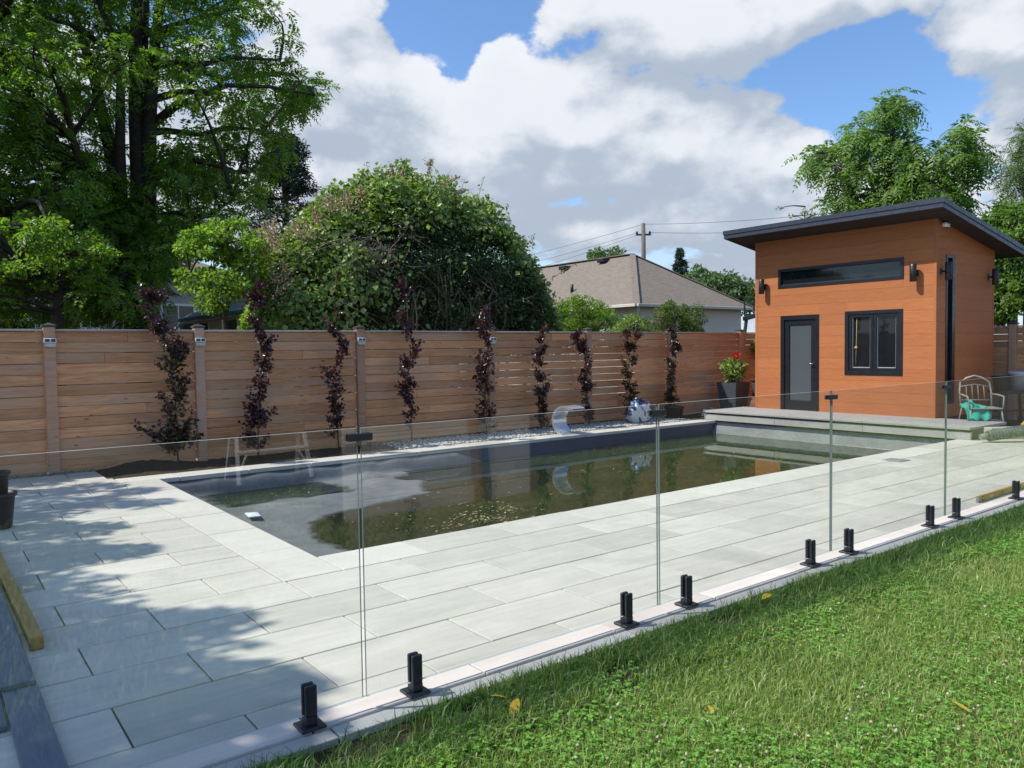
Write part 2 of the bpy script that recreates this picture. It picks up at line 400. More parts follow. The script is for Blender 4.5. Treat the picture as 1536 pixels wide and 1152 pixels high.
# ------------------------------------------------------------------ layout numbers (metres)
PX0, PX1, PY0, PY1 = 2.44, 13.76, 5.71, 10.64       # pool opening
WATER = -0.27
ROW0, ROWP, SLABL = 3.41, 0.4555, 0.905            # paver courses
FENCE_Y = 12.23
rng = np.random.default_rng(7); R = random.Random(11)

# ------------------------------------------------------------------ ground
M_EARTH, n, b = material('lawn_earth', 0.95, 0.1)
tcv = n.new('ShaderNodeTexCoord').outputs['Object']
z1 = n.noise(tcv, 1.2, 6, 0.6); z2 = n.noise(tcv, 24, 6, 0.7)
c = n.ramp(z2, [(0.3, (0.028, 0.026, 0.016)), (0.7, (0.075, 0.062, 0.038))])
c = n.mix(n.smooth(z1, 0.52, 0.68, 0, 0.6), c, n.ramp(z2, [(0.3, (0.05, 0.04, 0.028)), (0.7, (0.11, 0.085, 0.055))]))
n.put(b.inputs['Base Color'], c); bump(n, b, z2, 0.8, 0.03)
mb = MB()
hx0, hx1, hy0, hy1, GZ = PX0-.25, PX1+.25, PY0-.25, PY1+.25, -0.04
B_ = 500
mb.add([(-B_, -B_, GZ), (B_, -B_, GZ), (B_, B_, GZ), (-B_, B_, GZ), (hx0, hy0, GZ), (hx1, hy0, GZ), (hx1, hy1, GZ), (hx0, hy1, GZ)],
       [(0, 1, 5, 4), (1, 2, 6, 5), (2, 3, 7, 6), (3, 0, 4, 7)])
tag(mb.build('ground', M_EARTH), None, None, kind='structure')

# ------------------------------------------------------------------ patio: bed + one object per slab
XL, XR = -0.9, 16.6
mb = MB()
zt, zb = -0.028, -0.12
XC = PX0-0.45
mb.box(XL, XR, 2.99, PY0-0.03, zb, zt); mb.box(XL, PX0-0.03, PY0-0.03, 11.06, zb, zt); mb.box(XL, 1.93, 11.06, FENCE_Y-0.1, zb, zt)
mb.box(PX0-0.03, PX1+0.5, PY1+0.03, 11.06, zb, zt); mb.box(PX1+0.04, XR, PY0-0.03, PY1+0.03, zb, zt)
patio = tag(mb.build('patio', M_JOINT), None, None, kind='structure')
_slab = {}
def slab(x0, x1, y0, y1, mat, name='slab', top=0.0, th=0.05, gap=0.0048, ch=0.003):
    lx, ly = x1-x0-2*gap, y1-y0-2*gap
    if lx < 0.03 or ly < 0.03: return
    key = (round(lx, 3), round(ly, 3), mat.name, th)
    if key not in _slab:
        _slab[key] = MB().cbox(-lx/2, lx/2, -ly/2, ly/2, -th, 0, ch).mesh(name, mat)
    link(name, _slab[key], patio, ((x0+x1)/2, (y0+y1)/2, top+R.uniform(-0.0015, 0.0015)), (R.gauss(0, .0009), R.gauss(0, .0006), R.gauss(0, .0006)))
def course(y0, y1, x0, x1, off, mat=M_SLAB, **k):
    xs = [x0]; j = off + SLABL*math.ceil((x0-off)/SLABL+0.05)
    while j < x1-0.08: xs.append(j); j += SLABL
    xs.append(x1)
    for a, b2 in zip(xs[:-1], xs[1:]): slab(a, b2, y0, y1, mat, **k)
course(3.075, 3.235, XL, XR, 1.10+0.18, M_BORDER, name='border_slab', top=0.001)
course(2.965, 3.072, XL, XR, 1.10+0.25, M_KERB, name='kerb_stone', top=-0.006, th=0.11)
course(3.235, ROW0, XL, XR, 1.10)
yk = ROW0; k = 0
while yk < FENCE_Y-0.25:
    y1 = min(yk+ROWP, FENCE_Y-0.12)
    off = 0.65 if k % 2 == 0 else 1.10
    near = y1 <= PY0-0.44
    if near: course(yk, y1, XL, XR, off)
    else: course(yk, y1, XL, XC if y1 < 11.3 else 1.93, off)
    k += 1; yk = y1
YN = ROW0+4*ROWP                               # outer line of the near coping
def coping(x0, x1, y0, y1, along, off):
    p = [x0 if along == 'x' else y0]; e = x1 if along == 'x' else y1; j = p[0]+off
    while j < e-0.1: p.append(j); j += SLABL
    p.append(e)
    for a, b2 in zip(p[:-1], p[1:]):
        if along == 'x': slab(a, b2, y0, y1, M_COPING, 'coping_slab', 0.002, 0.055)
        else: slab(x0, x1, a, b2, M_COPING, 'coping_slab', 0.002, 0.055)
coping(XC, PX0, YN, PY1, 'y', 0.9)
coping(PX0, PX1+0.02, YN, PY0, 'x', 0.75)
coping(XC, PX1+0.02, PY1, 11.05, 'x', 0.7)
course(YN, YN+ROWP, PX1+0.02, XR, 0.65)
for j in range(6): course(YN+ROWP*(j+1), YN+ROWP*(j+2), 15.6, XR, 0.65+0.45*(j % 2)) if YN+ROWP*(j+2) < 6.6 else None
# skimmer lid let into the paving
mb = MB(); mb.cbox(-0.14, 0.14, -0.13, 0.13, -0.004, 0.006, 0.002); mb.cbox(-0.115, 0.115, -0.105, 0.105, 0.006, 0.009, 0.001)
tag(mb.build('skimmer_lid', plain('lid_plastic', (0.25, 0.27, 0.29), 0.5), None, (10.7, 5.22, 0.002)), 'square grey skimmer lid let into the paving beside the pool', 'lid')

# ------------------------------------------------------------------ pool
M_LINER, n, b = material('pool_liner', 0.35, 0.5)
v, r = n.objvec(False); z = n.noise(v, 2.5, 5); n.put(b.inputs['Base Color'], n.ramp(z, [(0.3, (0.035, 0.055, 0.10)), (0.7, (0.06, 0.085, 0.14))]))
mb = MB(); e = 0.025; D = -1.2
x0, x1, y0, y1 = PX0-e, PX1+e, PY0-e, PY1+e
mb.add([(x0, y0, -.05), (x1, y0, -.05), (x1, y1, -.05), (x0, y1, -.05), (x0, y0, D), (x1, y0, D), (x1, y1, D), (x0, y1, D)],
       [(0, 4, 5, 1), (1, 5, 6, 2), (2, 6, 7, 3), (3, 7, 4, 0), (4, 7, 6, 5)])
tag(mb.build('pool_basin', M_LINER), None, None, kind='structure')
M_WATER, n, b = material('pool_water', 0.015, 0.5)
b.inputs['IOR'].default_value = 1.33
v, r = n.objvec(False)
z = n.noise(v, 1.1, 4); n.put(b.inputs['Base Color'], n.ramp(z, [(0.3, (0.011, 0.017, 0.011)), (0.7, (0.019, 0.026, 0.017))]))
bump(n, b, n.math('ADD', n.noise(n.mapping(v, (1, 2.2, 1)), 5.0, 2), n.math('MULTIPLY', n.noise(v, 26, 2), 0.08)), 0.05, 0.008)
mb = MB(); nx, ny = 8, 4
mb.add([(PX0-.02, PY0-.02, WATER), (PX1+.02, PY0-.02, WATER), (PX1+.02, PY1+.02, WATER), (PX0-.02, PY1+.02, WATER)], [(0, 1, 2, 3)])
tag(mb.build('pool_water', M_WATER), None, None, kind='structure')

def poly_sdf(P, Q):
    """signed distance (positive inside) of points P (n,2) to polygon Q"""
    P = np.asarray(P); Q = np.asarray(Q); d = np.full(len(P), 1e9); ins = np.zeros(len(P), bool)
    for i in range(len(Q)):
        a, b2 = Q[i], Q[(i+1) % len(Q)]; ab = b2-a
        t = np.clip(((P-a)@ab)/max(ab@ab, 1e-9), 0, 1); d = np.minimum(d, np.hypot(*(P-a-t[:, None]*ab).T))
        c1 = (a[1] > P[:, 1]) != (b2[1] > P[:, 1])
        with np.errstate(divide='ignore', invalid='ignore'):
            xi = (b2[0]-a[0])*(P[:, 1]-a[1])/(b2[1]-a[1])+a[0]
        ins ^= c1 & (P[:, 0] < xi)
    return np.where(ins, d, -d)
shore = [G(x, y, WATER)[:2] for x, y in ((522, 822), (508, 817), (497, 813), (484, 806), (476, 800), (472, 793), (480, 784), (493, 776), (508, 771), (520, 769), (569, 757), (618, 747), (653, 738), (632, 731), (645, 722), (604, 718), (616, 709), (590, 706))]
dryp = [(PX0-.3, PY0-.3), (shore[0][0]+.05, PY0-.3)]+[tuple(p) for p in shore]+[(shore[-1][0]-.1, PY1+.3), (PX0-.3, PY1+.3)]
pud = [G(x, y, WATER)[:2] for x, y in ((300, 731), (308, 739), (322, 748), (334, 756), (349, 760), (380, 755), (415, 750), (445, 746), (474, 742.5), (500, 740), (515, 738.5), (522, 733), (495, 727), (464, 721), (400, 722), (350, 725))]
def vnoise(x, y, s=0):
    """cheap smooth value noise from sines"""
    return (np.sin(x*1.7+s)+np.sin(y*2.3+s*1.3+1)+np.sin((x+y)*1.1+s*.7)+np.sin((x-y*1.3)*2.9+s*2.1)*.5)/3.5
gx = np.concatenate([np.linspace(PX0, 7.4, 170), np.linspace(7.5, PX1, 40)]); gy = np.linspace(PY0, PY1, 150)
XX, YY = np.meshgrid(gx, gy); Pg = np.stack([XX.ravel(), YY.ravel()], 1)
sd = np.minimum(poly_sdf(Pg, dryp), -poly_sdf(Pg, pud))
sd = sd+0.05*vnoise(Pg[:, 0]*4, Pg[:, 1]*5, 2)+0.02*vnoise(Pg[:, 0]*13, Pg[:, 1]*11, 5)
ZZ = WATER+np.clip(np.where(sd > 0, sd*0.10, sd*0.35), -0.7, 0.085)
dl = Pg[:, 0]-PX0; dn = Pg[:, 1]-PY0; df = PY1-Pg[:, 1]; dr = PX1-Pg[:, 0]
rise = lambda d, h, w: h*np.exp(-(d/w)**1.3)
ZZ = np.maximum(ZZ, WATER-0.4+0.60*np.exp(-(df/0.20)**2)*np.clip((8.6-Pg[:, 0])/1.6, 0, 1))
ZZ = np.maximum(ZZ, -0.065-1.3*dl); ZZ = np.maximum(ZZ, -0.07-1.3*dn*(1+0)-0.0); ZZ = np.maximum(ZZ, np.where(dr < .4, -0.10-1.5*dr, -9))
wr = 0.010*np.sin(Pg[:, 0]*9+2*np.sin(Pg[:, 1]*2.3))*np.exp(-(df/1.0))*(Pg[:, 0] < 6.5)+0.005*vnoise(Pg[:, 0]*7, Pg[:, 1]*9, 1)+0.014*np.exp(-((Pg[:, 0]-4.9-(Pg[:, 1]-10)*.9)/.06)**2)*np.exp(-(df/.8)**2)
ZZ = np.minimum(ZZ+wr, -0.06)
M_COVER, n, b = material('cover_fabric', 0.62, 0.4)
v, r = n.objvec(False); z = n.noise(v, 1.8, 6, 0.65, 0.5); zf = n.noise(n.mapping(v, (3, 9, 3)), 8, 5, 0.65)
c = n.ramp(n.math('ADD', n.math('MULTIPLY', z, 0.65), n.math('MULTIPLY', zf, 0.35)), [(0.35, (0.095, 0.105, 0.112)), (0.5, (0.15, 0.162, 0.168)), (0.68, (0.225, 0.235, 0.235))])
wet = n.smooth(n.math('ADD', n.sep(v)[2], n.math('MULTIPLY', n.math('SUBTRACT', zf, 0.5), 0.02)), WATER+0.013, WATER+0.003)
c = n.mix(wet, c, (0.040, 0.045, 0.040)); n.put(b.inputs['Roughness'], n.math('MULTIPLY_ADD', wet, -0.35, 0.62))
silt = n.smooth(n.noise(v, 3.3, 6, 0.7, 0.8), 0.55, 0.75); c = n.mix(n.math('MULTIPLY', silt, 0.35), c, (0.20, 0.19, 0.15))
n.put(b.inputs['Base Color'], c); bump(n, b, zf, 0.25, 0.006)
nxg, nyg = len(gx), len(gy)
I, J = np.meshgrid(np.arange(nxg-1), np.arange(nyg-1)); q = (J*nxg+I).ravel()
cov = np_mesh('pool_cover', np.stack([Pg[:, 0], Pg[:, 1], ZZ], 1), np.stack([q, q+1, q+1+nxg, q+nxg], 1), M_COVER, smooth=True)
tag(cov, 'dark grey fabric pool cover sagging into the water, dry at the shallow end', 'pool cover')
# paper on the cover and floating debris
mb = MB(); p = G(380, 772.5, -0.17)
pts = [G(x, y, -0.165) for x, y in ((367, 771), (386, 769.5), (391, 775), (374, 777))]
ctr = sum(pts)/4
mb.add([*(pt+np.array([0, 0, .012]) for pt in pts), *(pt for pt in pts), ctr+np.array([0, 0, .03])], [(0, 1, 8), (1, 2, 8), (2, 3, 8), (3, 0, 8), (0, 4, 5, 1), (1, 5, 6, 2), (2, 6, 7, 3), (3, 7, 4, 0)])
tag(mb.build('paper_sheet', plain('paper', (0.62, 0.68, 0.74), 0.7, var=0.08)), 'crumpled pale blue sheet of paper lying on the pool cover', 'paper')
M_DEBRIS = leaf_mat('floating_debris', [(0, (0.25, 0.19, 0.07)), (0.6, (0.42, 0.34, 0.15)), (1, (0.6, 0.56, 0.42))], 0)
def flakes(P, smin, smax, up=0.004):
    nP = len(P); s = rng.uniform(smin, smax, nP)[:, None]; a = rng.uniform(0, 6.28, nP); D_ = np.stack([np.cos(a), np.sin(a), rng.normal(0, .08, nP)], 1); E_ = np.stack([-np.sin(a), np.cos(a), rng.normal(0, .08, nP)], 1)
    P = P+[0, 0, up]
    V = np.stack([P-D_*s, P-E_*s*.45, P+D_*s, P+E_*s*.45], 1)
    q = np.arange(nP)[:, None]*4
    return V.reshape(-1, 3), np.concatenate([q+[0, 1, 2], q+[0, 2, 3]])
P = []
for (x, y), (sx, sy), m_ in (((720, 772), (38, 7), 80), ((760, 762), (16, 4), 60), ((690, 785), (45, 8), 45), ((735, 778), (22, 3), 90), ((660, 760), (90, 22), 60), ((800, 730), (120, 25), 50), ((1150, 662), (120, 12), 40), ((930, 668), (120, 12), 45), ((440, 738), (55, 5), 25), ((430, 722), (40, 3), 16), ((1050, 690), (130, 16), 40)):
    for _ in range(m_):
        q = G(R.gauss(x, sx), R.gauss(y, sy), WATER)
        if PX0+.1 < q[0] < PX1-.1 and PY0+.1 < q[1] < PY1-.05: P.append(q)
V, Fc = flakes(np.array(P), 0.008, 0.028)
tag(np_mesh('floating_debris', V, Fc, M_DEBRIS), None, None, kind='stuff')

# ------------------------------------------------------------------ raised step platform in front of the garden room
st = thing('deck_step', 'raised pale grey step platform between pool end and garden room', 'step', (PX1, 8.0, 0))
for k, (a, b2) in enumerate(((-2.50, -0.65), (-0.65, 1.2), (1.2, 2.98))):
    MB().cbox(0.0, 1.5, a+.002, b2-.002, 0.165, 0.205, 0.004).build('tread', M_STEP, st)
    MB().cbox(0.035, 0.10, a+.002, b2-.002, 0.0, 0.130, 0.003).build('riser', M_STEP, st)
MB().box(0.10, 1.48, -2.48, 2.96, 0.002, 0.165).build('core', M_BLACKP, st)

# ------------------------------------------------------------------ garden room
SX0, SX1, SY0, SY1, SZ0 = 15.13, 17.72, 6.66, 10.58, 0.2
roofz = lambda x: 4.02-0.165*(x-14.5)          # soffit plane
shed = thing('garden_room', 'orange wood clad garden room with black flat sloping roof', 'garden room', (0, 0, 0))
zw = lambda x: roofz(x)+0.02
mb = MB()                                        # dark inner shell
mb.add([(SX0+.06, SY0+.06, 0), (SX1-.06, SY0+.06, 0), (SX1-.06, SY1-.06, 0), (SX0+.06, SY1-.06, 0), (SX0+.06, SY0+.06, zw(SX0)), (SX1-.06, SY0+.06, zw(SX1)), (SX1-.06, SY1-.06, zw(SX1)), (SX0+.06, SY1-.06, zw(SX0))],
       [(0, 1, 5, 4), (1, 2, 6, 5), (2, 3, 7, 6), (3, 0, 4, 7)])
mb.build('inner_wall', M_BLACKP, shed)
OPEN = [(9.02, 9.94, SZ0, 2.26), (7.28, 8.44, 1.0, 2.28), (7.27, 9.99, 2.87, 3.27)]     # door, window, clerestory on the front (Y ranges)
PL = 0.228; zc = SZ0; k = 0
def cut(y0, y1, z0, z1, opens):
    out_ = [(y0, y1, z0, z1)]
    for a, b2, c0, c1 in opens:
        nxt = []
        for (u0, u1, w0, w1) in out_:
            if u1 <= a or u0 >= b2 or w1 <= c0 or w0 >= c1: nxt.append((u0, u1, w0, w1)); continue
            if u0 < a: nxt.append((u0, a, w0, w1))
            if u1 > b2: nxt.append((b2, u1, w0, w1))
            m0, m1 = max(u0, a), min(u1, b2)
            if w0 < c0: nxt.append((m0, m1, w0, c0))
            if w1 > c1: nxt.append((m0, m1, c1, w1))
        out_ = nxt
    return out_
SIDE_OPEN = [(15.53, 15.90, 0.45, 3.28)]
ztop = zw(SX0)
while zc < ztop-0.03:
    z1 = min(zc+PL, ztop)
    for (a, b2, w0, w1) in cut(SY0, SY1, zc, z1, OPEN):
        h, L = w1-w0-0.0022, b2-a-0.0004
        if h < .01: continue
        m_ = MB().cbox(-L/2, L/2, -0.012, 0.012, -h/2, h/2, 0.0016)
        m_.build('plank', M_CLAD, shed, (SX0+0.012, (a+b2)/2, (w0+w1)/2), (0, 0, -math.pi/2))
    # side wall planks: the top ones follow the roof slope
    xe = SX1
    if z1 > zw(SX1): xe = min(SX1, 14.5+(4.04-zc)/0.165)
    for (a, b2, w0, w1) in cut(SX0+0.03, xe, zc, z1, SIDE_OPEN):
        if b2-a < .03 or w1-w0 < .01: continue
        ta, tb = min(w1-.0022, zw(a)), min(w1-.0022, max(zw(b2), w0+.002))
        xm = min(max(14.5+(4.04-(w1-.0022))/.165, a+.01), b2-.01); tm = min(w1-.0022, zw(xm))
        m_ = MB(); pf = [(a, w0), (b2, w0), (b2, tb), (xm, tm), (a, ta)]
        m_.add([(x, SY0, z) for x, z in pf]+[(x, SY0+.024, z) for x, z in pf], [(0, 1, 2, 3, 4), (9, 8, 7, 6, 5)]+[(i, i+5, (i+1) % 5+5, (i+1) % 5) for i in range(5)])
        cx, cz = (a+b2)/2, (w0+w1)/2
        m_.v = [(x-cx, y-SY0, z-cz) for x, y, z in m_.v]
        m_.build('plank', M_CLAD, shed, (cx, SY0, cz))
    zc = z1
for (x, y) in ((SX0-0.006, SY0-0.006), (SX1-0.05, SY0-0.008), (SX0-0.006, SY1-0.045)):
    MB().cbox(x, x+0.052, y, y+0.052, SZ0-.02, zw(x)-.005, 0.003).build('corner_trim', M_CLAD, shed)
mb = MB().box(SX0+.03, SX1, SY1-.03, SY1, 0, 3.4); mb.build('wall', M_CLAD, shed)
mb = MB(); mb.box(SX0+0.01, SX1-.01, SY0+0.01, SY1-.01, 0.0, SZ0); mb.build('plinth', M_BLACKP, shed)
# roof: slab with fascia in two steps and soffit boards
RX0, RX1, RY0, RY1 = 14.5, 18.35, 6.28, 10.97
def sl(x, dz): return roofz(x)+dz
def wedge(x0, x1, y0, y1, d0, d1):
    m_ = MB(); vs = [(x, y, sl(x, d)) for d in (d0, d1) for y in (y0, y1) for x in (x0, x1)]
    return m_.add(vs, [(0, 2, 3, 1), (4, 5, 7, 6), (0, 1, 5, 4), (2, 6, 7, 3), (0, 4, 6, 2), (1, 3, 7, 5)])
roof = wedge(RX0+.02, RX1-.02, RY0+.02, RY1-.02, 0.03, 0.16).build('roof', M_FASCIA, shed)
wedge(RX0-.015, RX0+.02, RY0-.015, RY1+.015, 0.085, 0.172).build('drip_edge', M_FASCIA, roof)
wedge(RX0, RX0+.02, RY0, RY1, 0.0, 0.083).build('fascia', M_FASCIA, roof)
for yy in (RY0, RY1-.02):
    wedge(RX0+.021, RX1-.021, yy-(.015 if yy == RY0 else 0), yy+.02+(0 if yy == RY0 else .015), 0.085, 0.172).build('drip_edge', M_FASCIA, roof)
    wedge(RX0+.021, RX1-.021, yy, yy+.02, 0.0, 0.083).build('fascia', M_FASCIA, roof)
wedge(RX1-.02, RX1, RY0, RY1, 0.0, 0.17).build('fascia', M_FASCIA, roof)
x = RX0+.022
while x < RX1-.05:
    wedge(x, min(x+.116, RX1-.022), RY0+.022, RY1-.022, 0.012, 0.029).build('soffit_board', M_SOFFIT, roof); x += .12
# door
a, b2, z0, z1 = OPEN[0]
door = MB().box(SX0+.062, SX0+.085, a+.05, b2-.05, z0, z1-.05).build('door', M_FRAME, shed)
for (u0, u1, w0, w1) in ((a, a+.085, z0, z1), (b2-.085, b2, z0, z1), (a+.085, b2-.085, z1-.09, z1)):
    MB().cbox(SX0-.008, SX0+.075, u0, u1, w0, w1, 0.003).build('door_frame', M_FRAME, shed)
MB().cbox(SX0+.045, SX0+.06, a+.20, b2-.20, z0+.22, z1-.20, 0.002).build('door_pane', M_BLIND, door)
for (u0, u1, w0, w1) in ((a+.085, a+.20, z0, z1-.09), (b2-.20, b2-.085, z0, z1-.09), (a+.2, b2-.2, z1-.20, z1-.09), (a+.2, b2-.2, z0, z0+.22)):
    MB().cbox(SX0+.02, SX0+.062, u0, u1, w0, w1, 0.003).build('door_stile', M_FRAME, door)
mb = MB(); mb.tube([(SX0+.02, a+.14, 1.22), (SX0-.03, a+.14, 1.22)], 0.012, 8); mb.tube([(SX0-.03, a+.13, 1.22), (SX0-.03, a+.24, 1.22)], 0.010, 8)
mb.build('handle', M_CHROME, door)
# front window: two sashes
a, b2, z0, z1 = OPEN[1]; win = MB().box(SX0+.05, SX0+.06, a+.02, b2-.02, z0+.02, z1-.02).build('window', M_PANE, shed)
for (u0, u1, w0, w1) in ((a-.01, a+.07, z0-.01, z1+.01), (b2-.07, b2+.01, z0-.01, z1+.01), (a+.07, b2-.07, z1-.06, z1+.01), (a+.07, b2-.07, z0-.01, z0+.075)):
    MB().cbox(SX0-.012, SX0+.05, u0, u1, w0, w1, 0.003).build('window_frame', M_FRAME, win)
mid = (a+b2)/2
for (s0, s1) in ((a+.07, mid-.004), (mid+.004, b2-.07)):
    for (u0, u1, w0, w1) in ((s0, s0+.06, z0+.08, z1-.06), (s1-.06, s1, z0+.08, z1-.06), (s0+.06, s1-.06, z1-.12, z1-.06), (s0+.06, s1-.06, z0+.08, z0+.14)):
        MB().cbox(SX0+.006, SX0+.046, u0, u1, w0, w1, 0.003).build('sash', M_FRAME, win)
    t0, t1 = s0+.06, s1-.06
    for (u0, u1, w0, w1) in ((t0, t0+.016, z0+.14, z1-.12), (t1-.016, t1, z0+.14, z1-.12), (t0, t1, z0+.14, z0+.156)):
        MB().box(SX0+.035, SX0+.0485, u0, u1, w0, w1).build('glazing_bead', plain('pale_bead', (0.42, 0.43, 0.43), 0.4), win)
mb = MB(); mb.tube([(SX0+.047, mid+.36, z1-.13), (SX0+.047, mid+.37, z0+.6), (SX0+.046, mid+.38, z0+.2)], 0.006, 6); mb.lathe([(0, -.03), (.03, -.02), (.035, 0), (.02, .03), (0, .035)], 8, (SX0+.045, mid+.37, z0+.55))
mb.build('blind_cord', plain('yellow_cord', (0.45, 0.33, 0.08), 0.7), win)
# clerestory
a, b2, z0, z1 = OPEN[2]; win = MB().box(SX0+.045, SX0+.06, a+.02, b2-.02, z0+.02, z1-.02).build('clerestory_window', M_PANE, shed)
for (u0, u1, w0, w1) in ((a-.01, a+.055, z0-.01, z1+.01), (b2-.055, b2+.01, z0-.01, z1+.01), (a+.055, b2-.055, z1-.05, z1+.01), (a+.055, b2-.055, z0-.01, z0+.055)):
    MB().cbox(SX0-.012, SX0+.05, u0, u1, w0, w1, 0.003).build('window_frame', M_FRAME, win)
for (u0, u1, w0, w1) in ((a+.056, b2-.056, z0+.058, z0+.075), (a+.056, a+.075, z0+.08, z1-.06)):
    MB().box(SX0+.02, SX0+.04, u0, u1, w0, w1).build('glazing_bead', M_FASCIA, win)
# narrow side window
a, b2, z0, z1 = SIDE_OPEN[0]; win = MB().box(a+.02, b2-.02, SY0+.045, SY0+.06, z0+.02, z1-.02).build('narrow_window', M_PANE, shed)
for (u0, u1, w0, w1) in ((a-.01, a+.05, z0, z1+.01), (b2-.12, b2+.01, z0, z1+.01), (a+.05, b2-.12, z1-.05, z1+.01), (a+.05, b2-.12, z0, z0+.05)):
    MB().cbox(u0, u1, SY0-.012, SY0+.045, w0, w1, 0.003).build('window_frame', M_FRAME, win)
# wall lamps (up-down lights)
M_LENS = plain('frosted_lens', (0.45, 0.46, 0.46), 0.4)
def wall_lamp(p, rz):
    o = MB().cbox(-.012, .012, -.045, .045, -.06, .06, .003).build('wall_lamp', M_BLACKM, shed, p, (0, 0, rz))
    MB().cbox(-.06, -.012, -.018, .018, -.02, .02, .003).build('arm', M_BLACKM, o)
    MB().lathe([(0, -.165), (.05, -.165), (.06, -.16), (.06, .16), (.052, .165), (.05, .155), (0, .155)], 16, (-.115, 0, 0)).build('lamp_body', M_BLACKM, o)
    MB().lathe([(.0, .1575), (.045, .1575)], 12, (-.115, 0, 0)).build('lens', M_LENS, o)
    MB().lathe([(.0615, .105), (.0615, .115)], 16, (-.115, 0, 0)).build('trim_ring', M_FRAME, o)
for p, rz in (((SX0-.012, 10.34, 2.93), 0), ((SX0-.012, 7.03, 2.95), 0), ((15.33, SY0-.012, 2.96), math.pi/2), ((17.45, SY0-.012, 2.95), math.pi/2)): wall_lamp(p, rz)
mb = MB(); mb.lathe([(0, -.05), (.05, -.04), (.06, 0), (.05, .03), (0, .03)], 14); mb.tube([(0, 0, -.01), (.02, -.08, -.03)], .03, 10)
mb.build('camera_dome', M_WHITE, shed, (15.34, SY0-.05, zw(15.34)-.07))

# ------------------------------------------------------------------ wooden fences: posts, cap rail, one object per board
BH, NB, FZ = 0.1475, 13, 0.02
_board = {}
def board(parent, L, x, y, z, rz=0.0):
    key = round(L, 2)
    if key not in _board: _board[key] = MB().cbox(-L/2, L/2, -0.010, 0.010, -BH/2+.003, BH/2-.003, 0.004).mesh('board', M_CEDAR)
    link('board', _board[key], parent, (x, y+R.uniform(-.004, .004), z+R.uniform(-.002, .002)), (R.gauss(0, .012), R.gauss(0, .0010), rz))
post_me = MB().cbox(-.07, .07, -.07, .07, -.1, 2.00, .006).mesh('post', M_CPOST)
mbc = MB(); mbc.add([(-.085, -.085, 2.001), (.085, -.085, 2.001), (.085, .085, 2.001), (-.085, .085, 2.001), (-.085, -.085, 2.025), (.085, -.085, 2.025), (.085, .085, 2.025), (-.085, .085, 2.025), (0, 0, 2.06)],
                    [(3, 2, 1, 0), (0, 1, 5, 4), (1, 2, 6, 5), (2, 3, 7, 6), (3, 0, 4, 7), (4, 5, 8), (5, 6, 8), (6, 7, 8), (7, 4, 8)])
cap_me = mbc.mesh('post_cap', plain('dark_post_cap', (0.05, 0.045, 0.045), 0.5))
def fence(root, posts, local):
    """posts: positions along the run; local(t) -> world xy; boards sit behind the post faces"""
    for k, t in enumerate(posts):
        p = local(t); o = link('post', post_me, root, (p[0], p[1], 0)); link('post_cap', cap_me, o)
    for t0, t1 in zip(posts[:-1], posts[1:]):
        p0, p1 = np.array(local(t0)), np.array(local(t1)); d = (p1-p0)/np.linalg.norm(p1-p0); L = np.linalg.norm(p1-p0)-.142
        rz = math.atan2(d[1], d[0]); c0 = p0+d*.071
        for r_ in range(NB):
            z = FZ+BH*(r_+.5)
            js = [0, L] if R.random() < .55 else [0, L*R.choice([.33, .5, .62, .4]), L]
            for a, b2 in zip(js[:-1], js[1:]):
                q = c0+d*((a+b2)/2); board(root, b2-a-.003, q[0], q[1], z, rz)
        m_ = MB().cbox(-L/2-.0, L/2+.0, -.045, .045, 0, .03, .003); q = (p0+p1)/2
        m_.build('cap_rail', M_CAP, root, (q[0], q[1], FZ+BH*NB+.002), (0, 0, rz))
fr = thing('wooden_fence', 'long cedar fence of horizontal boards behind the pool', 'fence', (0, 0, 0))
FPOSTS = [-1.1, 1.46, 3.42, 6.09, 8.88, 11.47, 14.1, 16.81, 18.6]
fence(fr, FPOSTS, lambda t: (t, FENCE_Y))
fr2 = thing('wooden_fence', 'shaded cedar board fence behind the garden room', 'fence', (0, 0, 0))
fence(fr2, [2.2, 4.6, 6.60, 9.2, 12.09], lambda t: (18.6, t))
# solar lights hung on the posts
M_SOLAR = plain('solar_cell', (0.012, 0.02, 0.07), 0.15, 0.6)
sl_root = None
for k, (px, _z) in enumerate(((1.46, 0), (3.42, 0),
                  (6.09, 0), (8.88, 0))):
    lab = ['white twin solar light on the fence post near the black nursery pots', 'white twin solar light on the fence post next to the soil heap beech',
           'white twin solar light on the fence post in front of the overgrown hedge', 'white twin solar light half hidden behind purple beech leaves'][k]
    o = thing('solar_light', lab, 'solar light', (px, FENCE_Y-.075, 1.80), 0, 'solar lights on the fence posts')
    MB().cbox(-.075, .075, -.05, 0, -.02, .045, .006).build('housing', M_WHITE, o)
    MB().cbox(-.068, .068, -.04, -.002, -.075, -.021, .005).build('lamp_lens', plain('warm_lens', (0.55, 0.52, 0.42), 0.4), o)
    for s in (-1, 1): MB().cbox(s*.035-.026, s*.035+.026, -.056, -.0505, -.005, .032, .001).build('solar_cell', M_SOLAR, o)

